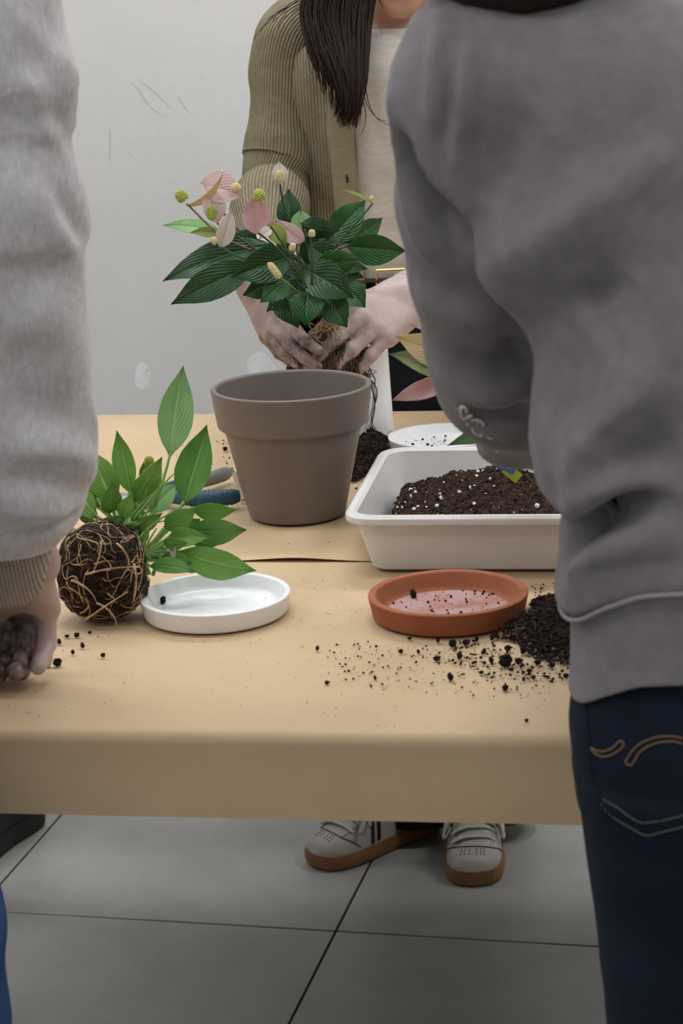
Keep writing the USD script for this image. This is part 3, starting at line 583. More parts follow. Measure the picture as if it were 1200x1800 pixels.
clod(287, 1058, 11, 'ragged black soil clod inside the front white saucer', ws[2])
clod(558, 1141, 7, 'small soil clod standing alone on the paper between the two front saucers')
clod(575, 1200, 8, 'flat soil clod nearest the table edge, left of centre')
clod(659, 1192, 6, 'small soil clod on the paper in front of the terracotta saucer\'s left end')
clod(791, 1192, 11, 'large jagged soil clod on the paper in front of the terracotta saucer')
clod(925, 1267, 5, 'tiny soil clod close to the front edge of the table at right')
clod(84, 1168, 10, 'greenish soil clod beside the gloved hand, left one of a touching pair')
clod(101, 1167, 11, 'black soil clod touching a greenish clod near the gloved hand')
clod(145, 1136, 8, 'upright soil clod below the bare root ball, right of the gloved hand')
clod(104, 1129, 8, 'upright soil clod next to the gloved thumb, under the bare root ball')
clod(128, 1147, 7, 'slanting soil clod between the gloved hand and the white saucer')
clod(181, 1153, 6, 'flat soil clod farthest right of those below the root ball')
clod(118, 1118, 6, 'flat soil clod under the left half of the bare root ball')
clod(158, 1112, 5, 'tiny soil clod touching the foot of the bare root ball')
clod(66, 1163, 6, 'small soil clod tucked beside the gloved fingers')
clod(8, 1178, 9, 'dark soil clod cut by the left edge, in front of the gloved hand')
clod(135, 1117, 8, 'loose soil clod just under the front of the bare root ball')
clod(352, 793, 0.1 + 6, 'dark soil clod lying by the grey pruner handle, left of the taupe pot', TOP) if False else None
clod(396, 790, 7, 'soil clod on the paper just left of the taupe pot', TOP)
UNIQUE = {(888, 1166): 'big black soil clod at the lower left of the spilled front heap', (912, 1163): 'soil clod just right of the biggest clod below the front heap', (768, 1158): 'soil clod leftmost of the larger ones under the terracotta saucer', (888, 1210): 'soil clod alone in front of the biggest clod, near the sleeve', (995, 1188): 'soil clod next to the hem of the dark grey sweatshirt', (863, 1162): 'soil clod just left of the biggest clod below the front heap', (968, 1053): 'soil clod between the tray and the front heap, largest there', (720, 1122): 'small soil clod right at the front of the terracotta saucer'}
near_heap = [(768, 1158, 10), (795, 1133, 10), (820, 1130, 11), (808, 1155, 11), (863, 1162, 9), (888, 1166, 17), (912, 1163, 13), (838, 1125, 8), (850, 1147, 8), (865, 1122, 9), (888, 1210, 10), (930, 1180, 8), (995, 1188, 10), (770, 1127, 7), (720, 1122, 6), (704, 1146, 6), (735, 1146, 6), (846, 1182, 7), (970, 1170, 9), (945, 1165, 10), (1000, 1060, 9), (968, 1053, 11), (942, 1056, 7), (920, 1145, 13), (893, 1140, 12)]
for x, y, s in near_heap: clod(x, y, s, UNIQUE.get((x, y), 'loose black soil clod scattered around the spilled heap by the terracotta saucer'), TOPF, None if (x, y) in UNIQUE else 'soil clods around the front heap')
for x, y, s in [(640, 848, 6), (660, 833, 7), (632, 862, 6), (655, 850, 6), (690, 812, 6)]: clod(x, y, s, 'small black soil clod on the paper between the taupe pot and the tray', TOP, 'soil clods by the back heap')

# ------------------------------------------------------------------ pruner
def ppath(pts, z, n=24): return spl(np.array([at(x, y, z=z) for x, y in pts]), n)
pz = TOP + 0.014
pn = Thing('pruner', at(350, 865, z=TOP), 'garden pruner with one grey and one teal handle, lying behind the uprooted plant', 'pruner')
g1 = ppath([(262, 872), (300, 858), (340, 849), (380, 838), (407, 828)], pz)
pn.part('handle', tube(g1, 0.0085 * np.interp(np.linspace(0, 1, 24), [0, .1, .5, .9, 1], [.6, .8, 1, 1.05, .5]), 14, 1.15), M['grey_grip'], True, label='grey handle')
g2 = ppath([(262, 868), (300, 872), (340, 876), (385, 875), (421, 872)], pz)
pn.part('handle', tube(g2, 0.0095 * np.interp(np.linspace(0, 1, 24), [0, .1, .5, .94, 1], [.6, .8, 1, 1.0, .7]), 14, 1.1), M['teal'], True, label='teal handle with moulded finger ridges')
for u in np.linspace(0.55, 0.95, 8):
    p = g2[int(u * 23)]; d_ = norm(g2[min(23, int(u * 23) + 1)] - g2[int(u * 23) - 1])
    pn.part('grip_ridge', tube(np.array([p - d_ * 0.0007, p + d_ * 0.0007]), 0.0102, 14, 1.1), M['teal'])
pn.part('grip_inlay', tube(ppath([(290, 858), (315, 850), (338, 846)], pz + 0.005), 0.006, 12), M['teal'], True, label='teal inlay on the grey handle')
bl = ppath([(262, 871), (235, 872), (205, 868), (180, 860)], pz)
pn.part('blade', tube(bl, 0.012 * np.interp(np.linspace(0, 1, 24), [0, .3, 1], [.8, 1, .1]), 12, 0.16, ref=[0, 0, 1]), M['silver'], True, label='steel blade')
pn.part('blade', tube(ppath([(262, 870), (240, 880), (210, 880), (190, 872)], pz - 0.004), 0.008 * np.interp(np.linspace(0, 1, 24), [0, .3, 1], [.8, 1, .1]), 12, 0.25, ref=[0, 0, 1]), M['silver'], True, label='hooked steel counter blade')
pn.part('pivot_bolt', xf(trimesh.creation.cylinder(0.007, 0.022, sections=20), None, at(262, 870, z=pz)), M['silver'])
c0, c1 = at(413, 832, z=TOP + 0.018), at(430, 878, z=TOP + 0.004)
pn.part('lock_strap', tube(np.array([c0 + [0, .004, 0], (c0 + c1) / 2, c1 - [0, 0.002, 0]]), 0.005, 4, 0.3, ref=[0, 0, 1]), M['clip'], label='beige metal locking strap')

# ------------------------------------------------------------------ plants
WP = {'leaf': [(0, .02), (.05, .12), (.15, .52), (.28, .86), (.42, 1.0), (.58, .93), (.74, .66), (.87, .32), (.95, .12), (1, .01)],
      'spathe': [(0, .05), (.08, .45), (.22, .86), (.38, 1.0), (.55, .93), (.72, .68), (.87, .32), (.95, .11), (1, .01)]}
def leaf(b, t, width, roll=0.0, bend=0.0, fold=0.25, curl=0.0, wave=0.0, kind='leaf', seed=0, ns=26, nt=10, thick=0.0005, droop=0.0, face=None):
    """b, t: base and tip; width in metres; roll: turned about its axis from facing the camera; bend: arch as a share of its length; fold: V of the halves; curl: margins rolled."""
    b, t = np.asarray(b, float), np.asarray(t, float); L = np.linalg.norm(t - b); a = (t - b) / L
    n0 = EYE - (b + t) / 2 if face is None else np.asarray(face, float); n0 = norm(n0 - a * (n0 @ a)); s0 = np.cross(a, n0)
    ro = math.radians(roll); n, sd = math.cos(ro) * n0 + math.sin(ro) * s0, math.cos(ro) * s0 - math.sin(ro) * n0
    s = np.linspace(0, 1, ns); w = PchipInterpolator(*np.array(WP[kind]).T)(s) * width / 2
    u = np.linspace(-1, 1, 2 * nt + 1); r = np.random.default_rng(seed); ph = r.uniform(0, 6.3, 2)
    mid = b + a * (s * L)[:, None] + n * (bend * L * 4 * s * (1 - s) * 0.5)[:, None] - np.array([0, 0, 1.]) * (droop * L * s ** 2.5)[:, None]
    W = w[:, None]; U = u[None]; au = np.abs(U)
    y = W * U * np.cos(fold * 0.8) ; hgt = np.abs(W * U) * math.sin(fold) + curl * W * au ** 3
    hgt = hgt + wave * W * np.sin(s[:, None] * 11 + np.where(U > 0, ph[0], ph[1])) * au ** 2
    hgt = hgt - 0.03 * width * np.exp(-(U / 0.09) ** 2)
    V = mid[:, None] + y[..., None] * sd + hgt[..., None] * n
    m = 2 * nt + 1; V = V.reshape(-1, 3); UV = np.stack(np.broadcast_arrays(U + 0 * W, s[:, None] + 0 * U), -1).reshape(-1, 2)
    i, j = np.meshgrid(np.arange(ns - 1), np.arange(m - 1), indexing='ij'); i, j = i.ravel(), j.ravel()
    Q = np.c_[i * m + j, i * m + j + 1, (i + 1) * m + j + 1, (i + 1) * m + j]
    N = vnorm(V, np.vstack([Q[:, [0, 1, 2]], Q[:, [0, 2, 3]]])); k = len(V)
    e = np.r_[np.arange(ns) * m, (ns - 1) * m + np.arange(m), (np.arange(ns) * m + m - 1)[::-1], np.arange(m)[::-1]]
    S = np.c_[e[:-1], e[1:], e[1:] + k, e[:-1] + k]
    return (np.vstack([V, V - N * thick]), np.vstack([Q, Q[:, ::-1] + k, S])), np.vstack([UV, UV])
def P3(p, d): return at(p[0], p[1], Y=d)
def leaf_px(T, name, b, t, wpx, d0, d1, m, label=None, **kw):
    B, Tp = P3(b, d0), P3(t, d1); mesh_, uv = leaf(B, Tp, wpx / px_per_m((B + Tp) / 2), **kw)
    T.part(name, mesh_, M[m], True, uv, label=label); return B
def stem(T, pts, r0, r1, m, name='stem', n=14, label=None):
    P = spl(np.array(pts), n); T.part(name, tube(P, np.linspace(r0, r1, n), 8), M[m], True, label=label)
def spadix(T, p, q, r, m, name='spadix'):
    P = spl(np.array([p, q]), 8); c = np.asarray(P); rad_ = r * np.array([.7, .95, 1, 1, 1, .95, .8, .35]); v, f = tube(P, rad_, 12)
    T.part(name, (v, f), M[m], True)
    a = norm(c[-1] - c[0]); x = norm(np.cross(a, [.2, .1, 1])); y = np.cross(a, x); ms = []
    bb = trimesh.creation.icosphere(subdivisions=1, radius=r * 0.26)
    for i in range(70):
        t = (i + .5) / 70; g = i * 2.399; rr = np.interp(t * 7, np.arange(8), rad_); ms.append((np.asarray(bb.vertices) + c[0] + (c[-1] - c[0]) * t + rr * (math.cos(g) * x + math.sin(g) * y), np.asarray(bb.faces)))
    T.part('kernel_cluster', join(ms), M[m], True, kind='stuff')
def rootball(T, c, R, seed, n_big, n_fine, mat_big='root', fine=True, ground=None, dense=0.012):
    m = trimesh.creation.icosphere(subdivisions=5, radius=1.0); v0 = np.array(m.vertices); v = np.sign(v0) * np.abs(v0) ** 0.86
    d = 1 + 0.20 * (meshkit.fbm(v * 2.2 + seed, 3, seed) - 0.5) + 0.14 * (meshkit.fbm(v * 11, 4, seed + 1) - 0.5) + 0.05 * (meshkit.fbm(v * 34, 2, seed + 2) - 0.5)
    w = v * d[:, None] * R + c
    if ground is not None: w[:, 2] = np.maximum(w[:, 2], ground + 0.0005)
    T.part('soil_ball', (w, np.asarray(m.faces)), M['soil'], True)
    r = np.random.default_rng(seed); kd = cKDTree(v0)
    def walk(L, step, wig, off):
        p = norm(r.normal(size=3)); g = norm(np.cross(p, r.normal(size=3))); P = []
        for _ in range(max(5, int(L / step))):
            g = norm(g + r.normal(size=3) * wig); g = norm(g - p * (p @ g)); p = norm(p + g * step)
            P.append(w[kd.query(p)[1]] + (p * R) * off * 0 + norm(p * R) * off * 1.0)
        P = np.array(P)
        if len(P) > 6: P[1:-1] = (P[:-2] + 2 * P[1:-1] + P[2:]) / 4
        if ground is not None: P[:, 2] = np.maximum(P[:, 2], ground + 0.0012)
        return spl(P, len(P) * 2)
    for i in range(n_big):
        P = walk(r.uniform(0.4, 1.7), 0.10, 0.5, 0.0008); rr = r.uniform(0.00045, 0.001)
        T.part('root', tube(P, rr * np.linspace(1, 0.5, len(P)), 6), M[mat_big], True)
    ms = [tube(P, 0.00042, 4) for P in (walk(r.uniform(0.4, 1.4), 0.14, 0.6, 0.0006) for _ in range(n_fine))]
    if ms: T.part('fine_roots', join(ms), M['fine_root'], kind='stuff')
    return w
# -- the uprooted plant lying on the paper at the left
rbp = at(181, 1096, z=TOPF); Rb = 76 / px_per_m(rbp); rbc = at(181, 1017, Y=rbp[1] + 0.024); rbc[2] = TOPF + 84 / px_per_m(rbp)
D = rbc[1]
pl = Thing('peace_lily', [rbc[0], rbc[1], TOPF], 'uprooted green peace lily lying on the paper with its bare root ball forward', 'plant')
rootball(pl, rbc, np.array([Rb * 1.02, Rb * 0.95, Rb * 1.12]), 3, 120, 340, ground=TOPF)
for i, (x, y, x2, y2) in enumerate([(150, 1010, 245, 997), (125, 1020, 170, 1060), (170, 1060, 205, 1130 - 30), (178, 950, 160, 1010), (205, 955, 225, 1000), (235, 990, 232, 1060), (150, 1090, 225, 1040)]):
    p = np.array([P3((x, y), D - Rb * 1.0), P3(((x + x2) / 2 + 6, (y + y2) / 2 - 5), D - Rb * 1.12), P3((x2, y2), D - Rb * 0.95)])
    pl.part('root', tube(spl(p, 12), np.linspace(0.0012, 0.0006, 12), 6), M['root'], True)
CR1, CR2 = P3((243, 985), D + 0.015), P3((212, 930), D + 0.03)
LL = [  # base, tip, width px, depth offsets, material, options, crown, stem?
    ((298, 806), (322, 643), 64, .07, .10, 'leaf_pale', dict(roll=12, bend=-.10, fold=.15, curl=.1), 1),
    ((321, 890), (363, 747), 64, .06, .09, 'leaf_mid2', dict(roll=-8, bend=-.12, fold=.3, curl=.25), 1),
    ((229, 870), (205, 757), 42, .05, .07, 'leaf_bright', dict(roll=-15, bend=-.15, fold=.3, curl=.2), 2),
    ((229, 884), (285, 803), 46, .05, .05, 'leaf_bright', dict(roll=25, bend=.10, fold=.3, wave=.15), 2),
    ((206, 885), (158, 790), 62, .05, .07, 'leaf_bright', dict(roll=-20, bend=.18, fold=.2), 2),
    ((166, 916), (143, 850), 40, .04, .06, 'leaf_bright', dict(roll=-30, bend=.1), 2),
    ((190, 905), (196, 845), 40, .03, .02, 'leaf_mid2', dict(roll=20, bend=.2), 2),
    ((288, 930), (345, 893), 44, .03, .02, 'leaf_bright', dict(roll=10, bend=.15, fold=.25), 1),
    ((292, 952), (368, 925), 36, .02, .015, 'leaf_bright', dict(roll=0, bend=.35, fold=.3, droop=.25), 1),
    ((322, 932), (434, 931), 50, .05, .06, 'leaf_mid2', dict(roll=15, bend=.18, fold=.25), 1),
    ((333, 893), (416, 896), 36, .07, .08, 'leaf_bright', dict(roll=30, bend=.2, fold=.2), 1),
    ((308, 968), (450, 1003), 58, .03, .04, 'leaf_bright', dict(roll=15, bend=.22, fold=.25, wave=.1), 1),
    ((285, 975), (338, 990), 40, .02, .02, 'leaf_mid2', dict(roll=25, bend=.2), 1),
    ((260, 995), (344, 1005), 36, .01, .0, 'leaf_mid2', dict(roll=-35, bend=.15), 1),
    ((235, 928), (286, 901), 30, .03, .02, 'leaf_bright', dict(roll=20, bend=.25), 2),
    ((310, 985), (352, 1003), 34, .04, .05, 'leaf_mid2', dict(roll=-30, bend=.1), 1),
    ((225, 905), (262, 850), 36, .08, .10, 'leaf_mid2', dict(roll=30, bend=.1), 2),
    ((150, 935), (112, 960), 34, .03, .03, 'leaf_bright', dict(roll=30, bend=.2), 2),
    ((262, 905), (310, 850), 44, .10, .12, 'leaf_pale', dict(roll=-20, bend=.1), 1),
    ((175, 930), (215, 905), 30, .02, .01, 'leaf_bright', dict(roll=15, bend=.2), 2),
    ((255, 930), (240, 890), 34, .07, .08, 'leaf_bright', dict(roll=-25, bend=.15), 2),
    ((150, 900), (168, 815), 40, .08, .10, 'leaf_bright', dict(roll=20, bend=.15), 2),
    ((285, 950), (330, 955), 30, .0, .0, 'leaf_mid2', dict(roll=35, bend=.2), 1),
    ((262, 960), (300, 985), 34, .06, .06, 'leaf_dark', dict(roll=20, bend=.2), 1),
    ((172, 895), (180, 835), 46, .06, .08, 'leaf_bright', dict(roll=10, bend=.15), 2),
    ((215, 915), (232, 868), 30, .02, .02, 'leaf_bright', dict(roll=-15, bend=.15), 2),
    ((155, 925), (158, 880), 34, .05, .05, 'leaf_mid2', dict(roll=-10, bend=.15), 2),
    ((300, 940), (352, 912), 36, .06, .07, 'leaf_mid2', dict(roll=20, bend=.15), 1),
    ((330, 950), (392, 952), 34, .05, .06, 'leaf_mid2', dict(roll=-15, bend=.15), 1),
    ((240, 950), (262, 925), 36, .05, .05, 'leaf_dark', dict(roll=-20, bend=.2), 2),
]
M['leaf_mid2'] = leafmat('fresh_leaf', srgb(104, 160, 72), srgb(130, 182, 92), srgb(172, 204, 130), 0.42, 0.07, 0.38)
for q, (b, t, w, d0, d1, m, kw, cr) in enumerate(LL):
    B = leaf_px(pl, 'leaf', b, t, w, D + d0, D + d1, m, seed=q, **kw); C = (CR1 if cr == 1 else CR2) + np.random.default_rng(q).normal(0, 0.004, 3)
    stem(pl, [C, (C + B) / 2 + (B - C)[[1, 0, 2]] * 0.05, B + (P3(t, D + d1) - B) * 0.06], 0.0026, 0.0015, 'stem')
for q in range(34):
    rr = np.random.default_rng(200 + q); C = (CR1 if q % 3 == 1 else CR2) + rr.normal(0, 0.008, 3); E_ = C + np.array([rr.uniform(-.035, .055), rr.uniform(0, .04), rr.uniform(.005, .055)])
    stem(pl, [C, (C + E_) / 2 + rr.normal(0, .004, 3), E_], 0.0022, 0.0008, 'stem')
sp = P3((262, 812), D + .08); stem(pl, [CR2, P3((238, 870), D + .06), P3((252, 832), D + .08), sp], 0.0016, 0.0012, 'stem', label='flower stalk')
spadix(pl, sp - [0, 0, .004], sp + [0, 0, .006], 0.0045, 'spadix')
leaf_px(pl, 'spathe', (254, 848), (252, 812), 18, D + .085, D + .09, 'leaf_lime', kind='spathe', bend=.2, label='small cream green spathe')
leaf_px(pl, 'spathe', (305, 955), (306, 985), 12, D + .0, D + .0, 'spathe_white', kind='spathe', roll=30, bend=.2, label='withered white spathe')

# -- the plant being lifted by the woman
HD = 2.93
hp_ = Thing('peace_lily', P3((575, 690), HD), 'flowering pink and white peace lily held up above the taupe pot', 'plant')
hc = P3((577, 622), HD); hs = px_per_m(hc)
rootball(hp_, hc + [0, 0, -0.005], np.array([66 / hs, 56 / hs, 58 / hs]), 5, 26, 420, 'fine_root')
hp_.part('root_neck', tube(spl([P3((545, 545), HD), P3((556, 580), HD), P3((572, 615), HD)], 14), np.linspace(24, 44, 14) / hs, 20), M['soil'], True, label='dark soil neck under the stems')
r = np.random.default_rng(77); ms = []
for q in range(170):                           # hanging roots down the front of the ball
    x = r.uniform(512, 640); y0 = r.uniform(590, 640); dd = HD - 0.047 * math.sqrt(max(0.05, 1 - ((x - 577) / 72) ** 2))
    P = [P3((x + r.uniform(-8, 8), y0), dd + .002), P3((x + r.uniform(-8, 8), y0 + 25), dd - .004), P3((x + r.uniform(-14, 14), min(y0 + r.uniform(40, 70), 705)), dd - .001)]
    ms.append(tube(spl(P, 8), 0.0006, 4))
for q in range(26):
    x = r.uniform(628, 645); y0 = r.uniform(625, 660); P = [P3((x, y0), HD - .01), P3((x + r.uniform(2, 14), y0 + 14), HD - .01), P3((x + r.uniform(4, 18), y0 + 20), HD), P3((x + r.uniform(-4, 20), y0 + r.uniform(25, 42)), HD)]
    ms.append(tube(spl(P, 10), 0.00045, 4))
for q in range(6):
    x = 650 + q * 1.2; P = [P3((x - 4, 668), HD), P3((x + 6, 700), HD), P3((x + 2 + 4 * math.sin(q), 725), HD), P3((x - 10 + q * 3, 755), HD)]; ms.append(tube(spl(P, 12), 0.0005, 4))
hp_.part('hanging_roots', join(ms), M['fine_root'], kind='stuff')
ms = []
for q in range(60):
    a = P3((r.uniform(558, 590), r.uniform(568, 582)), HD - .045); b = a + r.normal(0, .006, 3); c = b + r.normal(0, .006, 3); ms.append(tube(spl([a, b, c], 7), 0.0007, 5))
hp_.part('pale_root_tuft', join(ms), M['root'], kind='stuff', label='tuft of pale roots beside the gloved fingers')
HL = [
    ((395, 412), (286, 396), 34, .05, .06, 'leaf_pale', dict(roll=35, bend=.15)),
    ((392, 412), (335, 408), 20, .03, .03, 'leaf_lime', dict(roll=20, bend=.2)),
    ((480, 428), (286, 494), 62, .0, .02, 'leaf_dark', dict(roll=25, bend=.18, wave=.08)),
    ((455, 462), (300, 535), 62, -.03, -.03, 'leaf_dark', dict(roll=10, bend=.12, wave=.08)),
    ((516, 448), (404, 487), 66, -.06, -.10, 'leaf_dark', dict(roll=-5, bend=.14, fold=.3)),
    ((478, 492), (426, 519), 40, -.02, -.04, 'leaf_dark', dict(roll=-20, bend=.2)),
    ((509, 490), (457, 532), 46, -.07, -.10, 'leaf_mid', dict(roll=5, bend=.15, fold=.3)),
    ((500, 505), (524, 577), 62, -.06, -.085, 'leaf_dark', dict(roll=10, bend=.2, fold=.25)),
    ((541, 508), (537, 574), 62, -.09, -.11, 'leaf_mid', dict(roll=0, bend=.22, fold=.4)),
    ((530, 470), (622, 524), 72, -.08, -.11, 'leaf_dark', dict(roll=-5, bend=.2, fold=.25)),
    ((572, 512), (610, 576), 56, -.08, -.10, 'leaf_mid', dict(roll=10, bend=.15)),
    ((600, 498), (642, 541), 48, -.05, -.06, 'leaf_mid', dict(roll=-15, bend=.15)),
    ((554, 462), (634, 446), 50, -.03, -.03, 'leaf_mid', dict(roll=25, bend=.35, fold=.1, curl=-.2, droop=.1)),
    ((565, 468), (646, 473), 36, -.025, -.02, 'leaf_dark', dict(roll=-25, bend=.2)),
    ((578, 478), (640, 488), 34, -.02, -.02, 'leaf_dark', dict(roll=-30, bend=.15)),
    ((570, 430), (642, 352), 58, .02, .05, 'leaf_mid', dict(roll=10, bend=.12)),
    ((606, 428), (672, 383), 44, .03, .06, 'leaf_mid', dict(roll=25, bend=.15)),
    ((606, 432), (714, 441), 58, .0, .0, 'leaf_mid', dict(roll=15, bend=.12)),
    ((527, 392), (596, 398), 40, -.01, -.01, 'leaf_dark', dict(roll=20, bend=.45, fold=-.2, droop=.12)),
    ((512, 408), (507, 332), 46, .05, .07, 'leaf_dark', dict(roll=-15, bend=.1)),
    ((530, 410), (528, 368), 40, .04, .05, 'leaf_pale', dict(roll=15, bend=.1)),
    ((556, 440), (568, 382), 44, .03, .05, 'leaf_mid', dict(roll=25, bend=.15)),
    ((520, 440), (490, 400), 44, .02, .02, 'leaf_mid', dict(roll=-25, bend=.15)),
    ((450, 440), (408, 408), 44, .02, .02, 'leaf_dark', dict(roll=20, bend=.2)),
    ((560, 520), (585, 560), 46, -.05, -.05, 'leaf_dark', dict(roll=20, bend=.1)),
    ((530, 500), (468, 548), 44, -.04, -.06, 'leaf_dark', dict(roll=20, bend=.15)),
    ((600, 470), (560, 520), 50, -.04, -.05, 'leaf_dark', dict(roll=-10, bend=.1)),
    ((500, 460), (540, 520), 60, -.03, -.05, 'leaf_dark', dict(roll=10, bend=.15)),
    ((540, 430), (600, 470), 50, -.02, -.03, 'leaf_dark', dict(roll=0, bend=.2)),
    ((545, 560), (548, 500), 40, -.03, -.02, 'leaf_dark', dict(roll=20, bend=.1)),
    ((545, 470), (550, 405), 40, .01, .0, 'leaf_dark', dict(roll=-20, bend=.1)),
    ((520, 455), (470, 470), 44, -.02, -.03, 'leaf_dark', dict(roll=20, bend=.2)),
]
HC = P3((545, 540), HD)
for q, (b, t, w, d0, d1, m, kw) in enumerate(HL):
    B = leaf_px(hp_, 'leaf', b, t, w, HD + d0, HD + d1, m, seed=q + 50, **{**dict(fold=.22), **kw})
    C = HC + np.random.default_rng(q + 90).normal(0, 0.006, 3); A = P3(((b[0] + 545) / 2 * .6 + 545 * .4, min(b[1], 500) * .6 + 500 * .4), HD + d0 * .6)
    stem(hp_, [C, A, B + (P3(t, HD + d1) - B) * .05], 0.0021, 0.0013, 'stem_dark')
def flower(T, b, t, w, d, m, sa, sb, sr, stalk, label, sm='spadix', stm='stem_dark', **kw):
    leaf_px(T, 'spathe', b, t, w, d, kw.pop('d1', d), m, label=label, kind='spathe', **kw)
    spadix(T, P3(sa, d - .012), P3(sb, d - .012), sr / px_per_m(P3(sa, d)), sm)
    stem(T, [P3(p, d + o) for p, o in stalk], 0.0016, 0.0013, stm, name='flower_stalk')
flower(hp_, (327, 362), (392, 303), 24, HD - .02, 'spathe_gold', (324, 352), (313, 336), 9, [((545, 520), .02), ((470, 450), .02), (
    (385, 412), .0), ((348, 378), -.005), ((328, 358), 0)], 'pink edged yellow spathe seen from the side', stm='stem_rose', roll=55, bend=.25, fold=.5)
flower(hp_, (352, 322), (428, 345), 60, HD + .0, 'spathe_pink', (410, 335), (420, 325), 7, [((545, 520), .03), ((460, 440), .03), ((405, 390), .02), ((372, 345), .01), ((356, 326), .005)], 'large pale pink spathe, highest at the left', 'spadix_cream', roll=-15, bend=.22, fold=.3)
flower(hp_, (382, 392), (358, 322), 44, HD - .015, 'spathe_pink', (371, 385), (374, 362), 7, [((545, 520), .01), ((450, 440), .01), ((382, 393), -.012)], 'pink spathe with a yellow spadix, left', roll=20, bend=.2)
flower(hp_, (388, 436), (407, 366), 34, HD - .05, 'spathe_white', (380, 428), (372, 418), 5, [((545, 520), -.01), ((450, 462), -.03), ((410, 447), -.045), ((389, 434), -.05)], 'hanging white spathe at the left', 'spadix_cream', roll=10, bend=.1)
flower(hp_, (452, 412), (446, 340), 58, HD - .06, 'spathe_rose', (455, 352), (456, 334), 9, [((545, 520), -.02), ((490, 440), -.04), ((454, 410), -.06)], 'rose pink cupped spathe with a green spadix', roll=5, bend=-.2, fold=.7)
flower(hp_, (470, 395), (503, 433), 34, HD - .07, 'leaf_lime', (512, 440), (516, 428), 5, [((545, 520), -.03), ((510, 450), -.05), ((475, 398), -.07)], 'yellow green fading spathe', 'spadix_cream', roll=-15, bend=.25, fold=.3)
flower(hp_, (535, 424), (486, 386), 36, HD - .06, 'spathe_pink', (548, 416), (548, 404), 5, [((545, 530), -.03), ((548, 470), -.05), ((546, 420), -.055)], 'pale pink pointed spathe in the middle', 'spadix_cream', roll=-20, bend=.2, fold=.35)
flower(hp_, (492, 324), (490, 283), 30, HD + .02, 'spathe_white', (490, 318), (492, 300), 6, [((545, 520), .02), ((515, 420), .03), ((498, 360), .03), ((492, 324), .02)], 'small white spathe, topmost of the plant', 'spadix_cream', roll=10, bend=.15)
flower(hp_, (655, 357), (594, 332), 11, HD + .0, 'leaf_lime', (650, 352), (655, 345), 3, [((545, 520), .0), ((600, 420), .0), ((640, 375), .0), ((655, 357), .0)], 'thin pale green spathe seen edge on', 'spadix_cream', roll=60, bend=.1)
spadix(hp_, P3((492, 488), HD - .12), P3((472, 462), HD - .12), 5.5 / hs, 'spadix_cream'); stem(hp_, [HC, P3((520, 510), HD - .08), P3((492, 488), HD - .12)], .0015, .0013, 'stem', name='flower_stalk')
leaf_px(hp_, 'spathe', (478, 402), (455, 420), 20, HD - .075, HD - .08, 'spathe_white', kind='spathe', roll=20, bend=.3, label='small curled cream spathe')

# -- the plant in the hands of the person on the right
RD = 2.28
rp = Thing('peace_lily', P3((850, 800), RD), 'pink flowered peace lily mostly hidden behind the dark grey sleeve', 'plant')
RC = P3((835, 740), RD)
for (b, t, w, m, kw, lb) in [((800, 625), (694, 590), 62, 'spathe_gold', dict(roll=-10, bend=.2, fold=.3), 'yellow and pink spathe below the gloved hand'), ((795, 655), (684, 622), 48, 'leaf_lime2', dict(roll=15, bend=.2, fold=.2), 'pale green striped spathe'), ((800, 668), (690, 704), 36, 'spathe_rose', dict(roll=-10, bend=-.25, fold=.3, wave=.1), 'pink spathe, lowest, over the dark trousers'), ((790, 590), (722, 572), 30, 'spathe_rose', dict(roll=30, bend=.2), 'pink spathe half hidden under the gloved hand')]:
    if m == 'leaf_lime2' and m not in M: M[m] = leafmat('green_white_spathe', srgb(128, 150, 88), srgb(178, 186, 140), srgb(196, 200, 160), 0.5, 0.25, 0.3)
    B = leaf_px(rp, 'spathe', b, t, w, RD, RD - .03, m, lb, kind='spathe', seed=w, **kw); stem(rp, [RC, (RC + B) / 2 + [0, .02, .01], B], .0018, .0014, 'stem', name='flower_stalk')
for b, t, w, d1 in [((850, 770), (786, 783), 26, -.06), ((870, 760), (800, 740), 40, .08), ((850, 700), (900, 620), 50, .12), ((850, 720), (800, 650), 50, .14)]:
    B = leaf_px(rp, 'leaf', b, t, w, RD, RD + d1, 'leaf_mid', roll=20, bend=.2, seed=w); stem(rp, [RC, (RC + B) / 2, B], .002, .0014, 'stem')
rp.part('soil_ball', (lambda v, f: (v * 0.03 + P3((915, 750), RD + .04), f))(*LUMP[2][2]), M['soil'], True)
tg = lambda q, d: tube(np.array([P3(q[0], d), P3(q[1], d)]), 0.006, 4, 0.12, ref=[0, -1, 0.2])
rp.part('plant_tag', tg(((866, 806), (905, 826)), RD - .10), M['tag_blue'], label='blue plastic plant tag')
rp.part('plant_tag', tg(((888, 822), (912, 842)), RD - .10), M['tag_lime'], label='lime green plastic plant tag')
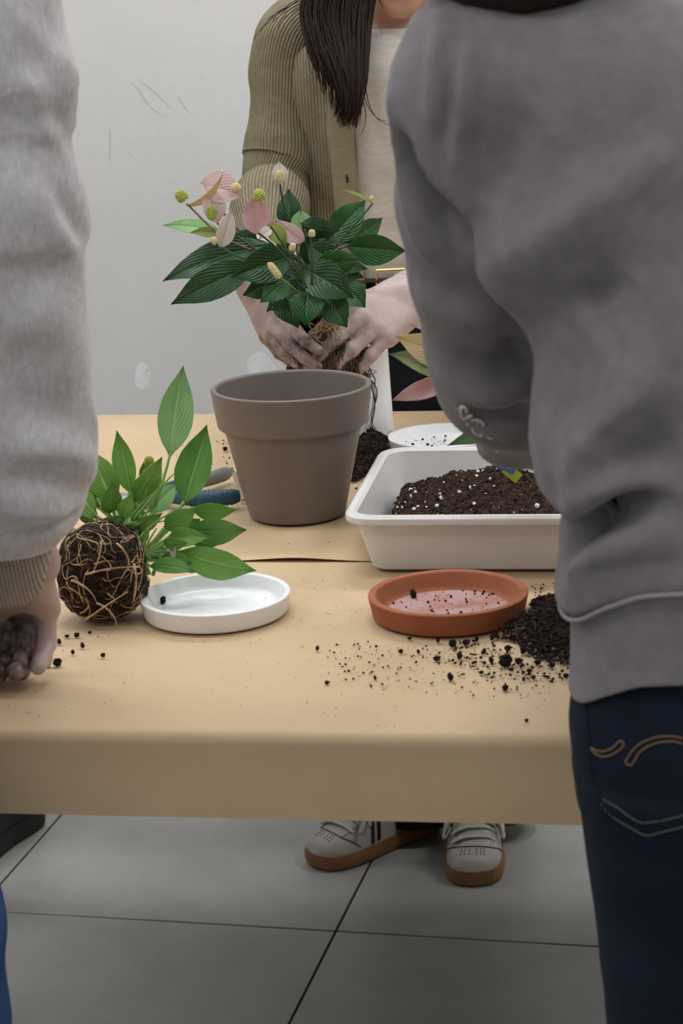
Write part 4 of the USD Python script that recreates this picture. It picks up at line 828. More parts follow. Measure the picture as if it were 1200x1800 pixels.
# ------------------------------------------------------------------ people
def B3(px, py, Y, r=None): p = at(px, py, Y=Y); return p if r is None else (p, r)
def rows_px(tab):
    """(py, left px or None, centre px or None, half width, half depth, Y) -> rows for stack()"""
    out = []
    for py, lp, cp, hw, hd, Y in tab:
        if lp is not None: p = at(lp, py, Y=Y); out.append((p[2], p[0] + hw, Y, hw, hd))
        else: p = at(cp, py, Y=Y); out.append((p[2], p[0], Y, hw, hd))
    return out
def body_mesh(fn, lo, hi, h, smooth=3):
    V, F = nets(fn, lo, hi, h); return taubin(V, F, smooth), F
def bounds(pts, pad): P = np.array(pts, float); return P.min(0) - pad, P.max(0) + pad
def frame(fwd, up=(0, 0, 1)):
    f = norm(fwd); x = norm(np.cross(f, up)); return np.stack([x, f, np.cross(x, f)], 1)      # columns: right, forward, up
def head_fn(C, R):
    def fn(P):
        q = (P - C) @ R; qa = q * [1, 1, 1]; qa[:, 0] = np.abs(q[:, 0])
        d = ellip(q, (0, -.012, .025), (.073, .092, .092)); d = smin(d, ellip(q, (0, .028, -.045), (.056, .058, .066)), .035)
        d = smin(d, ellip(q, (0, .066, -.092), (.026, .022, .02)), .03); d = smin(d, ellip(qa, (.034, .066, -.026), (.024, .02, .022)), .02)
        d = smin(d, capsule(q, (0, .088, .012), (0, .104, -.022), .006, .011), .012); d = smin(d, ellip(qa, (.012, .094, -.026), (.008, .01, .008)), .008)
        d = -smin(-d, ellip(qa, (.033, .094, .008), (.017, .014, .011)), .012)
        d = smin(d, ellip(q, (0, .088, -.058), (.024, .008, .005)), .006); d = smin(d, ellip(q, (0, .086, -.067), (.021, .009, .006)), .006)
        d = smin(d, np.linalg.norm(qa - [.033, .0745, .006], axis=1) - .0138, .005); d = np.maximum(d, -ellip(qa, (.033, .090, .0035), (.0125, .011, .0040)))
        return smin(d, ellip(qa, (.076, -.012, -.01), (.011, .02, .032)), .008)
    return fn
def face_bits(T, C, R):
    ico = trimesh.creation.icosphere(subdivisions=2, radius=1.0); v, f = np.asarray(ico.vertices), np.asarray(ico.faces)
    for s in (-1, 1):
        T.part('eye', ((v * .0118 + [s * .033, .0745, .006]) @ R.T + C, f), M['eye'], True); T.part('iris', ((v * [.0056, .0016, .0056] + [s * .033, .0858, .0035]) @ R.T + C, f), M['iris'], True)
        p = spl(np.array([[s * .018, .092, .026], [s * .034, .093, .031], [s * .052, .083, .024]]), 8) @ R.T + C; T.part('eyebrow', tube(p, .0026, 6), M['hair'], True)
    T.part('lips', ((v * [.023, .008, .0075] + [0, .0885, -.0625]) @ R.T + C, f), M['lips'], True)
def hand(wrist, knuckle, back, right_hand, curls, scale=1.0, spread=1.0, thumb=None, forearm=None, h=0.0016, fat=1.0, thumb_side=None, blobs=()):
    """A gloved hand: palm and five fingers. curls: (knuckle, middle, end) bends of index, middle, ring and little finger in degrees. Returns mesh and joints."""
    w, k = np.asarray(wrist, float), np.asarray(knuckle, float); d = norm(k - w); n = norm(np.asarray(back, float) - d * (np.asarray(back, float) @ d))
    X = np.cross(d, n) if right_hand else np.cross(n, d)
    X = -X                                     # towards the thumb
    if thumb_side is not None and X @ np.asarray(thumb_side) < 0: X = -X
    S = scale
    def W(x, y, z): return w + S * (x * X + y * d + z * n)
    kn = [(.028, .088, 0), (.009, .092, .004), (-.010, .088, .002), (-.027, .079, -.003)]; ln = [(.043, .025, .021), (.047, .029, .022), (.044, .027, .021), (.034, .020, .019)]
    ra = [(.0098, .0090, .0082, .0072), (.0100, .0092, .0084, .0074), (.0096, .0088, .0080, .0070), (.0086, .0078, .0072, .0064)]
    fingers = []
    for i in range(4):
        x, y, z = kn[i]; P = [W(x, y, z)]; ang = 0; dv = (1.5 - i) * 4 * spread; cur = P[0]
        for j in range(3):
            ang += math.radians(curls[i][j]); dirv = math.cos(ang) * (d + math.tan(math.radians(dv)) * X * (j == 0)) - math.sin(ang) * n; cur = cur + S * ln[i][j] * norm(dirv); P.append(cur)
        fingers.append((P, [S * fat * q for q in ra[i]]))
    tj = thumb or [(.018, .020, -.006), (.040, .046, -.016), (.050, .074, -.026), (.052, .100, -.034)]
    TP, TR = [W(*q) for q in tj], [S * fat * q for q in (.016, .0125, .011, .0085)]
    pal = [([W(kx * .62, .004, -.002), W(kx, ky, kz - .003)], [S * fat * .0155, S * fat * .0122]) for kx, ky, kz in kn]
    def fn(P):
        g = None
        for p, q in pal: e = chain(P, p, q); g = e if g is None else smin(g, e, .014 * S)
        g = smin(g, capsule(P, w - S * .02 * d, w + S * .012 * d, S * .026 * fat, S * .022 * fat), .012 * S)
        if forearm is not None: g = smin(g, capsule(P, np.asarray(forearm), w - S * .012 * d, S * .034, S * .026), .012 * S)
        g = smin(g, chain(P, TP, TR, .006 * S), .009 * S)
        for c_, r_ in blobs: g = smin(g, np.linalg.norm(P - c_, axis=1) - r_, .02)
        for p, q in fingers: g = smin(g, chain(P, p, q, .004 * S), .0035 * S)
        return g
    pts = [w - S * .03 * d, *TP] + [x for p, _ in fingers for x in p] + ([np.asarray(forearm)] if forearm is not None else [])
    V, F = nets(fn, *bounds(pts, .045 * S), h); return taubin(V, F, 4), F, fingers, (w, d, n, X), TP
def put_glove(T, V, F, dirt, m='glove', name='glove', label=None):
    p = T.part(name, (V, F), M[m], True, label=label)
    pv = UsdGeom.PrimvarsAPI(stage.GetPrimAtPath(p)).CreatePrimvar('dirt', Sdf.ValueTypeNames.FloatArray, 'vertex'); pv.Set(np.asarray(dirt, np.float32).tolist())
    return p
def nails(fingers): pass

# -- shoes
def shoe(T, toe, heel, mats, L=0.27, Wd=1.0, sole_h=0.027, laces=True, stripes=None):
    toe, heel = np.asarray(toe, float) * [1, 1, 0], np.asarray(heel, float) * [1, 1, 0]; e = norm(toe - heel); c = toe - e * L; x = np.cross(e, [0, 0, 1.]); k = np.linspace(0, 1, 34)
    hw = PchipInterpolator([0, .04, .15, .35, .55, .72, .86, .95, .985, 1], np.array([.012, .027, .034, .035, .042, .048, 0.045, .033, .021, .001]) * Wd)
    ht = PchipInterpolator([0, .03, .12, .3, .45, .58, .70, .82, .92, .97, 1], [.05, .075, .085, .090, .090, .078, .058, .038, .027, .018, .001])
    def Wp(s, lx, z): return c + e * (s * L) + x * lx + np.array([0, 0, z])
    def arch(s, a, off=0.0):                     # a: 0..pi across the top
        w, h = float(hw(s)), float(ht(s)); cx, sz = math.cos(a), math.sin(a)
        return Wp(s, (w * 0.96 + off) * np.sign(cx) * abs(cx) ** .75, sole_h * .8 + (h + off) * abs(sz) ** .8)
    A = np.linspace(0, math.pi, 25); G = np.array([[arch(s, a) for a in A] for s in k]); n = len(A)
    i, j = np.meshgrid(np.arange(len(k) - 1), np.arange(n - 1), indexing='ij'); i, j = i.ravel(), j.ravel()
    V = G.reshape(-1, 3); F = np.c_[i * n + j, i * n + j + 1, (i + 1) * n + j + 1, (i + 1) * n + j]
    tm = trimesh.Trimesh(V, np.vstack([F[:, [0, 1, 2]], F[:, [0, 2, 3]]]), process=False); b = len(V)
    Vb = np.vstack([V, [Wp(s, 0, sole_h * .8) for s in k]]); Fb = [np.c_[np.full(len(k) - 1, 0)[:0]]] if False else []
    up = T.part('shoe', (V, tm.faces), M[mats[0]], True)
    prof = [(0.90, .001), (0.99, .004), (1.03, .012), (1.03, sole_h - .006), (1.0, sole_h), (0.90, sole_h + .001)]
    ang = np.linspace(0, 1, 60); out = [(s, 1) for s in k] + [(s, -1) for s in k[::-1]]
    rings = []
    for f_, z in prof: rings.append([Wp(.5 + (s - .5) * (1 + (f_ - 1) * .25) , sg * (float(hw(s)) * f_ + .0015), z) for s, sg in out])
    rings = np.array(rings); m = len(out); Vs = np.vstack([rings.reshape(-1, 3), rings[0].mean(0), rings[-1].mean(0)]); jj = np.arange(m); kk = (jj + 1) % m; Fs = []
    for q in range(len(prof) - 1): Fs += [np.c_[q * m + jj, q * m + kk, (q + 1) * m + kk], np.c_[q * m + jj, (q + 1) * m + kk, (q + 1) * m + jj]]
    Fs += [np.c_[np.full(m, len(Vs) - 2), kk, jj], np.c_[np.full(m, len(Vs) - 1), (len(prof) - 1) * m + jj, (len(prof) - 1) * m + kk]]
    sm = trimesh.Trimesh(Vs, np.vstack(Fs), process=False); sm.fix_normals(); T.part('sole', sm, M[mats[1]], 35, parent=up)
    if not laces: return up
    for s in (.60, .665, .73, .79):
        P = np.array([arch(s, a, .0025) for a in np.linspace(.85, math.pi - .85, 12)]) + e * np.linspace(-.007, .007, 12)[:, None] * (1 if int(s * 1000) % 2 else -1)
        T.part('lace', tube(P, .0042, 8, .45, ref=[0, 0, 1]), M['lace'], True, parent=up)
    for sg in (-1, 1):
        for s_ in ((.44, .66, .75), (.44, .62, .68)):
            P = spl(np.array([arch(.645, math.pi / 2, .006), arch(s_[1], math.pi / 2 + sg * .5, .016), arch(s_[2], math.pi / 2 + sg * 1.0, .010), arch(s_[2] - .05, math.pi / 2 + sg * .75, .006)]), 16); T.part('lace', tube(P, .0036, 8, .45, ref=[0, 0, 1]), M['lace'], True, parent=up)
    P = [arch(.655 + .06 * math.sin(a) , a, .0009) for a in np.linspace(.12, math.pi - .12, 24)]; P = [arch(.855 - .14 * (1 - math.sin(a)) ** 1.3, a, .0006) for a in np.linspace(.15, math.pi - .15, 30)]
    T.part('toe_seam', tube(P, .0011, 6), M['stitch_dark'], True, parent=up)
    for sg in (0, 1):
        P = [arch(s, (math.pi * sg) + (1 - 2 * sg) * a, .0008) for s, a in zip(np.linspace(.84, .58, 14), np.linspace(1.0, .80, 14))]; T.part('eyelet_stay_edge', tube(P, .0013, 6), M['shoe'], True, parent=up)
    dots = []
    for q, s in enumerate((.87, .89, .91)):
        for a in np.linspace(1.25 - .04 * q, math.pi - 1.25 + .04 * q, 6): p = arch(s, a, .0002); dots.append((np.asarray(trimesh.creation.icosphere(subdivisions=0, radius=.0013).vertices) + p, np.asarray(trimesh.creation.icosphere(subdivisions=0, radius=.0013).faces)))
    T.part('perforations', join(dots), M['stripe'], parent=up, kind='stuff')
    for sg in stripes or ():
        for s0 in (.54, .595):
            g = []
            for a in np.linspace(.08, .95, 8): g.append([arch(s0 + .035 * (1 - a) + w_, (math.pi * (sg < 0)) + sg * a, o_) for w_ in (0, .028) for o_ in (.0003, .0016)])
            g = np.array(g); V = g.reshape(-1, 3); F = []
            for q in range(7):
                for a_, b_ in ((0, 2), (2, 3), (3, 1), (1, 0)): F.append([q * 4 + a_, q * 4 + b_, (q + 1) * 4 + b_, (q + 1) * 4 + a_])
            F += [[0, 1, 3, 2], [28, 30, 31, 29]]; tmm = trimesh.Trimesh(V, np.vstack([np.array(F)[:, [0, 1, 2]], np.array(F)[:, [0, 2, 3]]]), process=False); tmm.fix_normals(); T.part('stripe', tmm, M['stripe'], parent=up, label='black side stripe')
    return up

# ================= the person at the right, back to the camera
RP = Thing('person', [0.36, 1.66, 0], 'person at right seen from behind in dark grey sweatshirt and dark blue jeans', 'person')
Y0 = 1.66
tors = rows_px([(1072, 990, None, .183, .127, Y0), (1050, 977, None, .190, .132, Y0), (1020, 978, None, .192, .133, Y0), (985, 984, None, .19, .13, Y0), (945, 986, None, .19, .13, Y0), (910, 990, None, .188, .13, Y0), (880, 968, None, .195, .132, Y0), (840, 943, None, .20, .134, Y0),
                (780, 931, None, .20, .134, Y0), (700, 930, None, .198, .132, Y0), (630, 927, None, .196, .13, Y0), (560, 905, None, .196, .13, Y0), (500, 873, None, .2, .128, Y0), (437, 838, None, .205, .126, Y0 + .005), (370, 818, None, .205, .125, Y0 + .01),
                (280, 798, None, .20, .122, Y0 + .015), (190, 785, None, .19, .118, Y0 + .02), (110, 775, None, .18, .112, Y0 + .03), (55, 785, None, .16, .10, Y0 + .04), (22, 790, None, .125, .085, Y0 + .05), (-2, 830, None, .075, .065, Y0 + .06), (-30, 850, None, .058, .055, Y0 + .06)])
armL = [B3(838, 174, 1.70), B3(846, 350, 1.735), B3(866, 470, 1.775), B3(892, 590, 1.83), B3(902, 655, 1.87), B3(925, 720, 1.97), B3(970, 745, 2.06), B3(1015, 762, 2.13)]; rL = [.0635, .0655, .066, .068, .065, .050, .044, .038]
shL = [B3(835, 165, 1.70), B3(862, 92, 1.70), B3(900, 75, 1.70)]; rS = [.0635, .052, .045]
armR = [B3(1390, 120, 1.70), B3(1450, 400, 1.73), B3(1440, 640, 1.80), B3(1330, 720, 1.95), B3(1160, 758, 2.10)]; rR = [.068, .066, .064, .054, .04]
shR = [B3(1390, 120, 1.70), B3(1220, 60, 1.70), B3(1060, 80, 1.72)]
x0L = at(980, 1060, Y=Y0)[0]
_tl = PchipInterpolator([-.25, -.05, 0, .03, .058, .095, .2, .9], [-.012, -.008, 0, .026, .041, .046, .047, .047])
def tilt(P): return _tl(np.clip(P[:, 0] - x0L, -.25, .9))
def rp_fn(P):
    Q = P.copy(); Q[:, 2] -= tilt(P) * np.clip((1.16 - P[:, 2]) / .18, 0, 1)
    d = stack(Q, tors)
    d = smin(d, chain(P, shL, rS, .03), .05); d = smin(d, chain(P, shR, rS, .03), .05)
    return smin(smin(d, chain(P, armL, rL, .02), .007), chain(P, armR, rR, .02), .02)
V, F = body_mesh(rp_fn, [x0L - .2, 1.42, .86], [x0L + .62, 2.2, 1.56], .004, 5)
folds = [
    ([(692, 150), (727, 228), (745, 258), (780, 312), (812, 362)], .012, .007), ([(735, 262), (760, 318), (800, 375), (834, 432)], .013, -.013), ([(745, 262), (780, 318), (818, 372), (842, 440)], .009, .006),
    ([(778, 40), (780, 110), (776, 190), (770, 250)], .013, .008), ([(794, 45), (795, 120), (793, 200), (786, 268)], .009, -.011), ([(812, 60), (814, 135), (809, 210), (802, 268), (816, 318), (828, 370)], .009, .009),
    ([(858, 470), (917, 433), (980, 385), (1045, 340), (1120, 300), (1210, 262)], .022, .009), ([(842, 380), (868, 300), (905, 215), (935, 185)], .030, -.010), ([(895, 400), (960, 350), (1040, 290), (1120, 240)], .03, -.006),
    ([(838, 432), (860, 470), (884, 520), (910, 580), (926, 630)], .010, .005), ([(900, 600), (1000, 540), (1090, 490), (1160, 470)], .028, -.006), ([(1103, 480), (1070, 520), (1040, 560), (1018, 600)], .026, -.009),
    ([(697, 175), (708, 250), (720, 325), (746, 412), (790, 480)], .012, .006), ([(712, 190), (735, 300), (770, 400), (822, 480)], .012, -.006), ([(730, 500), (790, 545), (840, 560), (890, 560)], .02, .005),
    ([(850, 640), (880, 648), (915, 650)], .022, -.013), ([(790, 665), (840, 690), (880, 690), (920, 680)], .015, .006), ([(838, 722), (865, 729), (900, 733), (922, 735)], .009, -.011), ([(815, 715), (850, 748), (890, 756), (925, 752)], .009, .006), ([(835, 765), (868, 785), (900, 790), (930, 785)], .011, -.009), ([(850, 790), (885, 810), (925, 818)], .012, .004),
    ([(1045, 748), (1030, 790), (1022, 830), (1015, 880)], .018, .008), ([(1110, 725), (1055, 765), (1035, 800)], .016, .006), ([(1165, 885), (1110, 884), (1060, 905), (1020, 940), (1000, 985)], .011, -.019), ([(1150, 850), (1095, 855), (1045, 880), (1012, 910)], .012, .011), ([(1190, 940), (1110, 950), (1040, 985), (1000, 1030)], .018, .009), ([(1180, 640), (1120, 690), (1060, 740)], .024, .008), ([(1040, 620), (990, 690), (975, 770)], .03, -.005), ([(1190, 760), (1140, 800), (1100, 840)], .024, -.007), ([(955, 700), (962, 790), (985, 860)], .02, .004),
]
V = sculpt(V, F, [(p, w, 2.2 * a) for p, w, a in folds], [(9, .006, 1), (26, .0016, 2)])
SW = RP.part('sweatshirt', (V, F), M['sweat'], True, label='dark grey sweatshirt with deep folds')
SR = Surf(V, F)
band = rows_px([(1226, 1001, None, .176, .123, Y0), (1150, 1005, None, .179, .125, Y0), (1100, 1003, None, .181, .127, Y0), (1058, 984, None, .187, .131, Y0)])
bz = np.array(sorted(map(tuple, band))); NA = 180; cs_, sn_ = np.cos(np.linspace(0, 2 * np.pi, NA, endpoint=False)), np.sin(np.linspace(0, 2 * np.pi, NA, endpoint=False))
def band_ring(z, o):
    cx, cy, a, b = PchipInterpolator(bz[:, 0], bz[:, 1:])(z); x = cx + (a + o) * np.sign(cs_) * np.abs(cs_) ** .87; y = cy + (b + o) * np.sign(sn_) * np.abs(sn_) ** .87
    P = np.c_[x, y, np.full(NA, z)]; P[:, 2] += tilt(P); return P
zs = np.linspace(bz[0, 0], bz[-1, 0], 22); lv = [(z, 0) for z in zs[::-1]] + [(zs[0] - .002, -.001), (zs[0] - .0025, -.003), (zs[0] - .001, -.0055)] + [(z, -.006) for z in zs]
Vb = np.vstack([band_ring(z, o) for z, o in lv]); nl = len(lv); i, j = np.meshgrid(np.arange(nl), np.arange(NA), indexing='ij'); i, j = i.ravel(), j.ravel(); i2, k = (i + 1) % nl, (j + 1) % NA
Fb = np.vstack([np.c_[i * NA + j, i2 * NA + k, i * NA + k], np.c_[i * NA + j, i2 * NA + j, i2 * NA + k]])
if trimesh.Trimesh(Vb, Fb, process=False).volume < 0: Fb = Fb[:, ::-1]
Vb = Vb + vnorm(Vb, Fb) * (.0022 * (meshkit.fbm(Vb * 14, 2, 8) - .5))[:, None]
WBp = RP.part('waistband', (Vb, Fb), M['sweat'], True, label='ribbed waistband of the sweatshirt')
SBd = Surf(np.vstack([V, Vb]), np.vstack([F, Fb + len(V)])); zse = at(979, 1074, Y=Y0)[2]; rg = band_ring(zse, .0035); RP.part('waist_seam', tube(np.vstack([rg, rg[:1]]), .0020, 8), M['sweat_seam'], True, parent=WBp)
# white script on the forearm, half lost in the folds
for px in ([(812, 713), (816, 731), (830, 725)], [(812, 713), (818, 712), (822, 720)], [(824, 743), (838, 735), (852, 750), (846, 756)], [(838, 735), (850, 757)], [(832, 752), (840, 760), (850, 762)], [(846, 764), (856, 758), (862, 768), (868, 762), (866, 770)], [(872, 790), (874, 789)]):
    RP.part('printed_letter', tube(SR(spl(np.array(px, float), 12) if len(px) > 2 else np.array(px, float), .002), .0017, 6), M['print'], True, parent=SW)
hipr = rows_px([(1420, 1020, None, .168, .118, Y0), (1350, 1008, None, .176, .122, Y0), (1290, 1003, None, .178, .122, Y0), (1205, 1011, None, .170, .115, Y0), (1130, 1020, None, .165, .11, Y0)])
legl = rows_px([(2300, 1110, None, .062, .075, Y0 + .02), (1800, 1066, None, .082, .09, Y0), (1700, 1054, None, .086, .094, Y0), (1620, 1047, None, .088, .096, Y0), (1520, 1034, None, .090, .10, Y0), (1430, 1021, None, .092, .105, Y0), (1350, 1010, None, .094, .112, Y0)]); zf = .03
legl = [(zf, legl[0][1], Y0 + .03, .068, .08), (.25, legl[0][1], Y0 + .02, .064, .075)] + [q for q in legl if q[0] > .33]
legr = [(z, x + .185, y, a, b) for z, x, y, a, b in legl]
jf = lambda P: smin(stack(P, hipr), np.minimum(stack(P, legl), stack(P, legr)), .008)
Vj, Fj = body_mesh(jf, [x0L - .05, 1.48, 0], [x0L + .5, 1.86, .98], .006, 4)
Vj = sculpt(Vj, Fj, [([(1008, 1330), (1060, 1400), (1110, 1500)], .02, .003), ([(1060, 1500), (1120, 1600), (1200, 1650)], .03, .004), ([(1050, 1580), (1110, 1640), (1190, 1680)], .02, -.004), ([(1030, 1260), (1045, 1360), (1070, 1430)], .008, .002)], [(11, .006, 4), (40, .0015, 5)])
JN = RP.part('jeans', (Vj, Fj), M['denim'], True, label='dark blue jeans with tan pocket stitching')
SJ = Surf(Vj, Fj)
for px, m, r_ in (([(1037, 1306), (1044, 1317), (1059, 1321), (1075, 1316), (1092, 1302), (1097, 1308), (1080, 1324), (1062, 1330), (1049, 1326), (1039, 1315)], 'stitch', .0008), ([(1200, 1298), (1177, 1294), (1159, 1295), (1133, 1303), (1115, 1316), (1100, 1341), (1108, 1345), (1123, 1324), (1141, 1311), (1164, 1304), (1184, 1303), (1200, 1308)], 'stitch', .0008),
                  ([(1025, 1206), (1037, 1306), (1040, 1359), (1057, 1408)], 'denim', .0016), ([(1057, 1412), (1072, 1431), (1108, 1454), (1138, 1468), (1164, 1462), (1215, 1449)], 'stitch_dark', .0008), ([(1060, 1406), (1082, 1418), (1133, 1446), (1164, 1442), (1215, 1428)], 'stitch_dark', .0008)):
    RP.part('pocket_stitch', tube(SJ(spl(np.array(px, float), 60, 'p'), .0006), r_, 6), M[m], True, parent=JN)
for lg in (legl, legr): shoe(RP, [lg[0][1], Y0 + .19, 0], [lg[0][1], Y0 - .08, 0], ('black_rubber', 'black_rubber'), laces=False)
hC = at(893, -140, Y=1.70); hR = frame([-.25, .93, -.25], [-.12, 0, 1])
hf = head_fn(hC + hR @ np.array([0, .0, .0]), hR); nk = [B3(930, 20, 1.73), B3(900, -110, 1.70)]
Vh, Fh = body_mesh(lambda P: smin(hf(P), capsule(P, nk[0], nk[1], .055, .052), .02), *bounds([hC, nk[0]], .16), .005, 3)
bd = RP.part('body', (Vh, Fh), M['skin'], True)
hq = lambda P: np.maximum(ellip((P - hC) @ hR, (0, -.022, .02), (.088, .102, .108)), -(ellip((P - hC) @ hR, (0, .11, -.05), (.075, .08, .10))))
Vq, Fq = body_mesh(hq, *bounds([hC], .15), .005, 2); Vq = Vq + vnorm(Vq, Fq) * (.008 * (meshkit.fbm(Vq * [60, 60, 20], 3, 3) - .5))[:, None]
RP.part('hair', (Vq, Fq), M['hair'], True); face_bits(RP, hC, hR)
for hx, hy, Y, rh in ((1030, 770, 2.15, False), (1150, 760, 2.13, True)):
    w_ = B3(hx, hy, Y); k_ = w_ + norm([-.15 if rh else .1, .95, .05]) * .09
    Vg, Fg_, fi, fr, tp = hand(w_, k_, [0, -.2, 1], rh, [(35, 45, 30)] * 4, h=.0026, thumb_side=[-1 if rh else 1, 0, 0]); put_glove(RP, Vg, Fg_, np.full(len(Vg), -.2))

# ================= the person at the left edge
LP = Thing('person', [-.52, 1.92, 0], 'person cut off at left in pale grey sweatshirt, gloved hand resting on the table', 'person')
con = [(-72, 45, 1.875), (-50, 76, 1.88), (-20, 95, 1.883), (30, 107, 1.885), (100, 124, 1.89), (180, 133, 1.895), (222, 134, 1.90), (245, 125, 1.902), (275, 133, 1.905), (330, 149, 1.91), (395, 158, 1.92), (418, 154, 1.922), (442, 143, 1.926), (520, 148, 1.935), (600, 157, 1.95), (680, 161, 1.96), (760, 163, 1.97), (826, 168, 1.98), (855, 157, 1.985), (907, 143, 1.995), (935, 120, 2.0), (955, 104, 2.005)]
an, ar = [], []
for y, x, Y in con: r_ = (x + 8) / FPX * ((at(0, y, Y=Y) - EYE) @ FW); an.append(at(-8, y, Y=Y)); ar.append(r_)
lt = [(.80, -.55, 1.80, .18, .125), (.95, -.55, 1.81, .185, .13), (1.1, -.535, 1.83, .185, .13), (1.25, -.505, 1.85, .19, .13), (1.38, -.48, 1.87, .17, .11), (1.44, -.48, 1.88, .12, .085), (1.49, -.48, 1.89, .06, .06)]
shl = [an[3] + [-.02, 0, 0], np.array([-.40, 1.88, 1.42]), np.array([-.48, 1.88, 1.46])]
al2 = [np.array([-.66, 1.88, 1.37]), np.array([-.70, 1.90, 1.12]), np.array([-.62, 2.08, .93])]
asec = [(at(x, y, Y=Y)[2], c[0], Y, r_, r_ * .95) for (y, x, Y), c, r_ in zip(con, an, ar) ]
lf = lambda P: smin(smin(stack(P, lt), smin(smin(stack(P, asec), capsule(P, an[2], an[4] + [-.01, 0, 0], ar[2] * .9, ar[4] * .9), .03), chain(P, shl, [.058, .06, .05], .03), .03), .012), chain(P, al2, [.066, .062, .045], .02), .03)
V, F = body_mesh(lf, *bounds([*an, [-.78, 1.72, .80], [-.4, 2.1, 1.5]], .10), .004, 4)
V = sculpt(V, F, [(p, w, 1.5 * a) for p, w, a in [([(20, 15), (60, 60), (100, 110), (128, 170)], .02, .006), ([(95, 20), (70, 90), (55, 150)], .022, -.006), ([(128, 235), (100, 215), (60, 190)], .012, -.009), ([(120, 255), (90, 225), (50, 160), (20, 100)], .014, .007), ([(150, 425), (135, 400), (115, 365), (90, 330)], .012, -.009), ([(30, 330), (80, 360), (120, 420), (140, 470)], .02, .006), ([(0, 170), (20, 215), (40, 270)], .02, -.007),
                  ([(20, 480), (70, 540), (110, 620), (130, 700)], .03, .007), ([(0, 620), (60, 640), (110, 640)], .03, -.006), ([(0, 800), (70, 790), (130, 800), (165, 826)], .018, .007), ([(10, 850), (80, 838), (150, 858)], .014, -.008), ([(0, 900), (60, 895), (120, 905)], .014, .006), ([(0, 938), (50, 940), (100, 925), (140, 905)], .009, -.009), ([(0, 700), (60, 720), (120, 745)], .022, -.007), ([(150, 700), (158, 760), (160, 800)], .014, .004), ([(0, 560), (40, 520), (90, 470)], .02, -.005)]], [(10, .007, 6), (30, .0016, 7)])
LS = LP.part('sweatshirt', (V, F), M['heather'], True, label='pale heather grey sweatshirt with a bunched sleeve')
cf = [B3(10, 915, 2.0), B3(8, 955, 2.012), B3(4, 990, 2.024), B3(-2, 1022, 2.035)]
v_, f_ = tube(spl(cf, 24), np.interp(np.linspace(0, 1, 24), [0, .15, .6, .93, 1], [.043, .0455, .045, .0425, .040]), 64, .92, ref=[0, 1, 0]); v_ = v_ + 0.0012 * (meshkit.fbm(v_ * 30, 2, 3) - .5)[:, None]
LP.part('cuff', (v_, f_), M['heather_cuff'], True, label='ribbed grey beige cuff', parent=LS)
w_ = B3(22, 1040, 2.045); k_ = B3(34, 1112, 2.085)
Vg, Fg_, fi, fr, tp = hand(w_, k_, [.12, 1, .35], True, [(52, 58, 28), (54, 60, 28), (54, 58, 28), (46, 52, 24)], scale=1.12, fat=1.14, thumb=[(.016, .016, .0), (.034, .044, -.022), (.036, .066, -.036), (.034, .088, -.040)], forearm=B3(8, 985, 2.02), thumb_side=[-1, 0, 0], blobs=((B3(80, 1070, 2.05), .017), (B3(62, 1048, 2.045), .015), (B3(20, 1062, 2.03), .020)))
lowest = Vg[:, 2].min(); sh = TOPF + .002 - lowest
dq = proj(Vg + [0, 0, sh]); arcy = 1112 - 38 * np.sin(np.clip(dq[:, 0] / 95, 0, 1) * np.pi * .8 + .5)
dirt_ = np.clip((dq[:, 1] - arcy) / 14, -.4, .38) - np.clip((dq[:, 0] - 66 + (dq[:, 1] - 1100) * .25) / 22, 0, 1) * .45
put_glove(LP, Vg + [0, 0, sh], Fg_, dirt_, label='pale latex glove smeared with black soil')
LH = (sh, lowest)
lh2 = [(.72, -.555, 1.79, .160, .105), (.82, -.555, 1.79, .150, .100), (.95, -.555, 1.79, .145, .095)]
def leg_rows(pts): return rows_px(pts)
ll = [(.03, -.395, 1.80, .07, .085), (.25, -.392, 1.79, .066, .08)] + rows_px([(1800, None, 28 - .078 * 2120, .078, .088, 1.75), (1720, None, 17 - .080 * 2120, .080, .09, 1.75), (1650, None, 24 - .082 * 2120, .082, .09, 1.75), (1555, None, 0 - .085 * 2120, .085, .095, 1.76), (1400, None, -60 - .088 * 2120, .088, .10, 1.77), (1300, None, -85 - .09 * 2120, .09, .105, 1.78)])
lr = [(z, x - .19, y + .03, a, b) for z, x, y, a, b in ll]
Vj, Fj = body_mesh(lambda P: smin(stack(P, lh2), np.minimum(stack(P, ll), stack(P, lr)), .012), [-.75, 1.65, 0], [-.2, 2.02, .97], .006, 4)
Vj = Vj + vnorm(Vj, Fj) * (.006 * (meshkit.fbm(Vj * 13, 3, 9) - .5))[:, None]
LP.part('jeans', (Vj, Fj), M['denim_blue'], True, label='mid blue jeans')
for lg in (ll, lr): shoe(LP, [lg[0][1], 2.02, 0], [lg[0][1], 1.75, 0], ('black_rubber', 'black_rubber'), laces=False)
hC = np.array([-.44, 1.93, 1.64]); hR = frame([.25, .9, -.35])
hf2 = head_fn(hC, hR); Vh, Fh = body_mesh(lambda P: smin(hf2(P), capsule(P, [-.48, 1.88, 1.46], hC - [.01, .02, .06], .055, .05), .02), *bounds([hC, [-.48, 1.88, 1.46]], .16), .006, 3); LP.part('body', (Vh, Fh), M['skin'], True); face_bits(LP, hC, hR)
hq2 = lambda P: np.maximum(ellip((P - hC) @ hR, (0, -.022, .03), (.088, .102, .10)), -(ellip((P - hC) @ hR, (0, .11, -.05), (.075, .08, .10)))); Vq, Fq = body_mesh(hq2, *bounds([hC], .15), .006, 2); LP.part('hair', (Vq, Fq), M['hair'], True)
Vg, Fg_, *_ = hand(np.array([-.615, 2.09, .915]), np.array([-.60, 2.17, .875]), [0, .3, 1], False, [(25, 30, 20)] * 4, h=.003); put_glove(LP, Vg, Fg_, np.full(len(Vg), -.1))

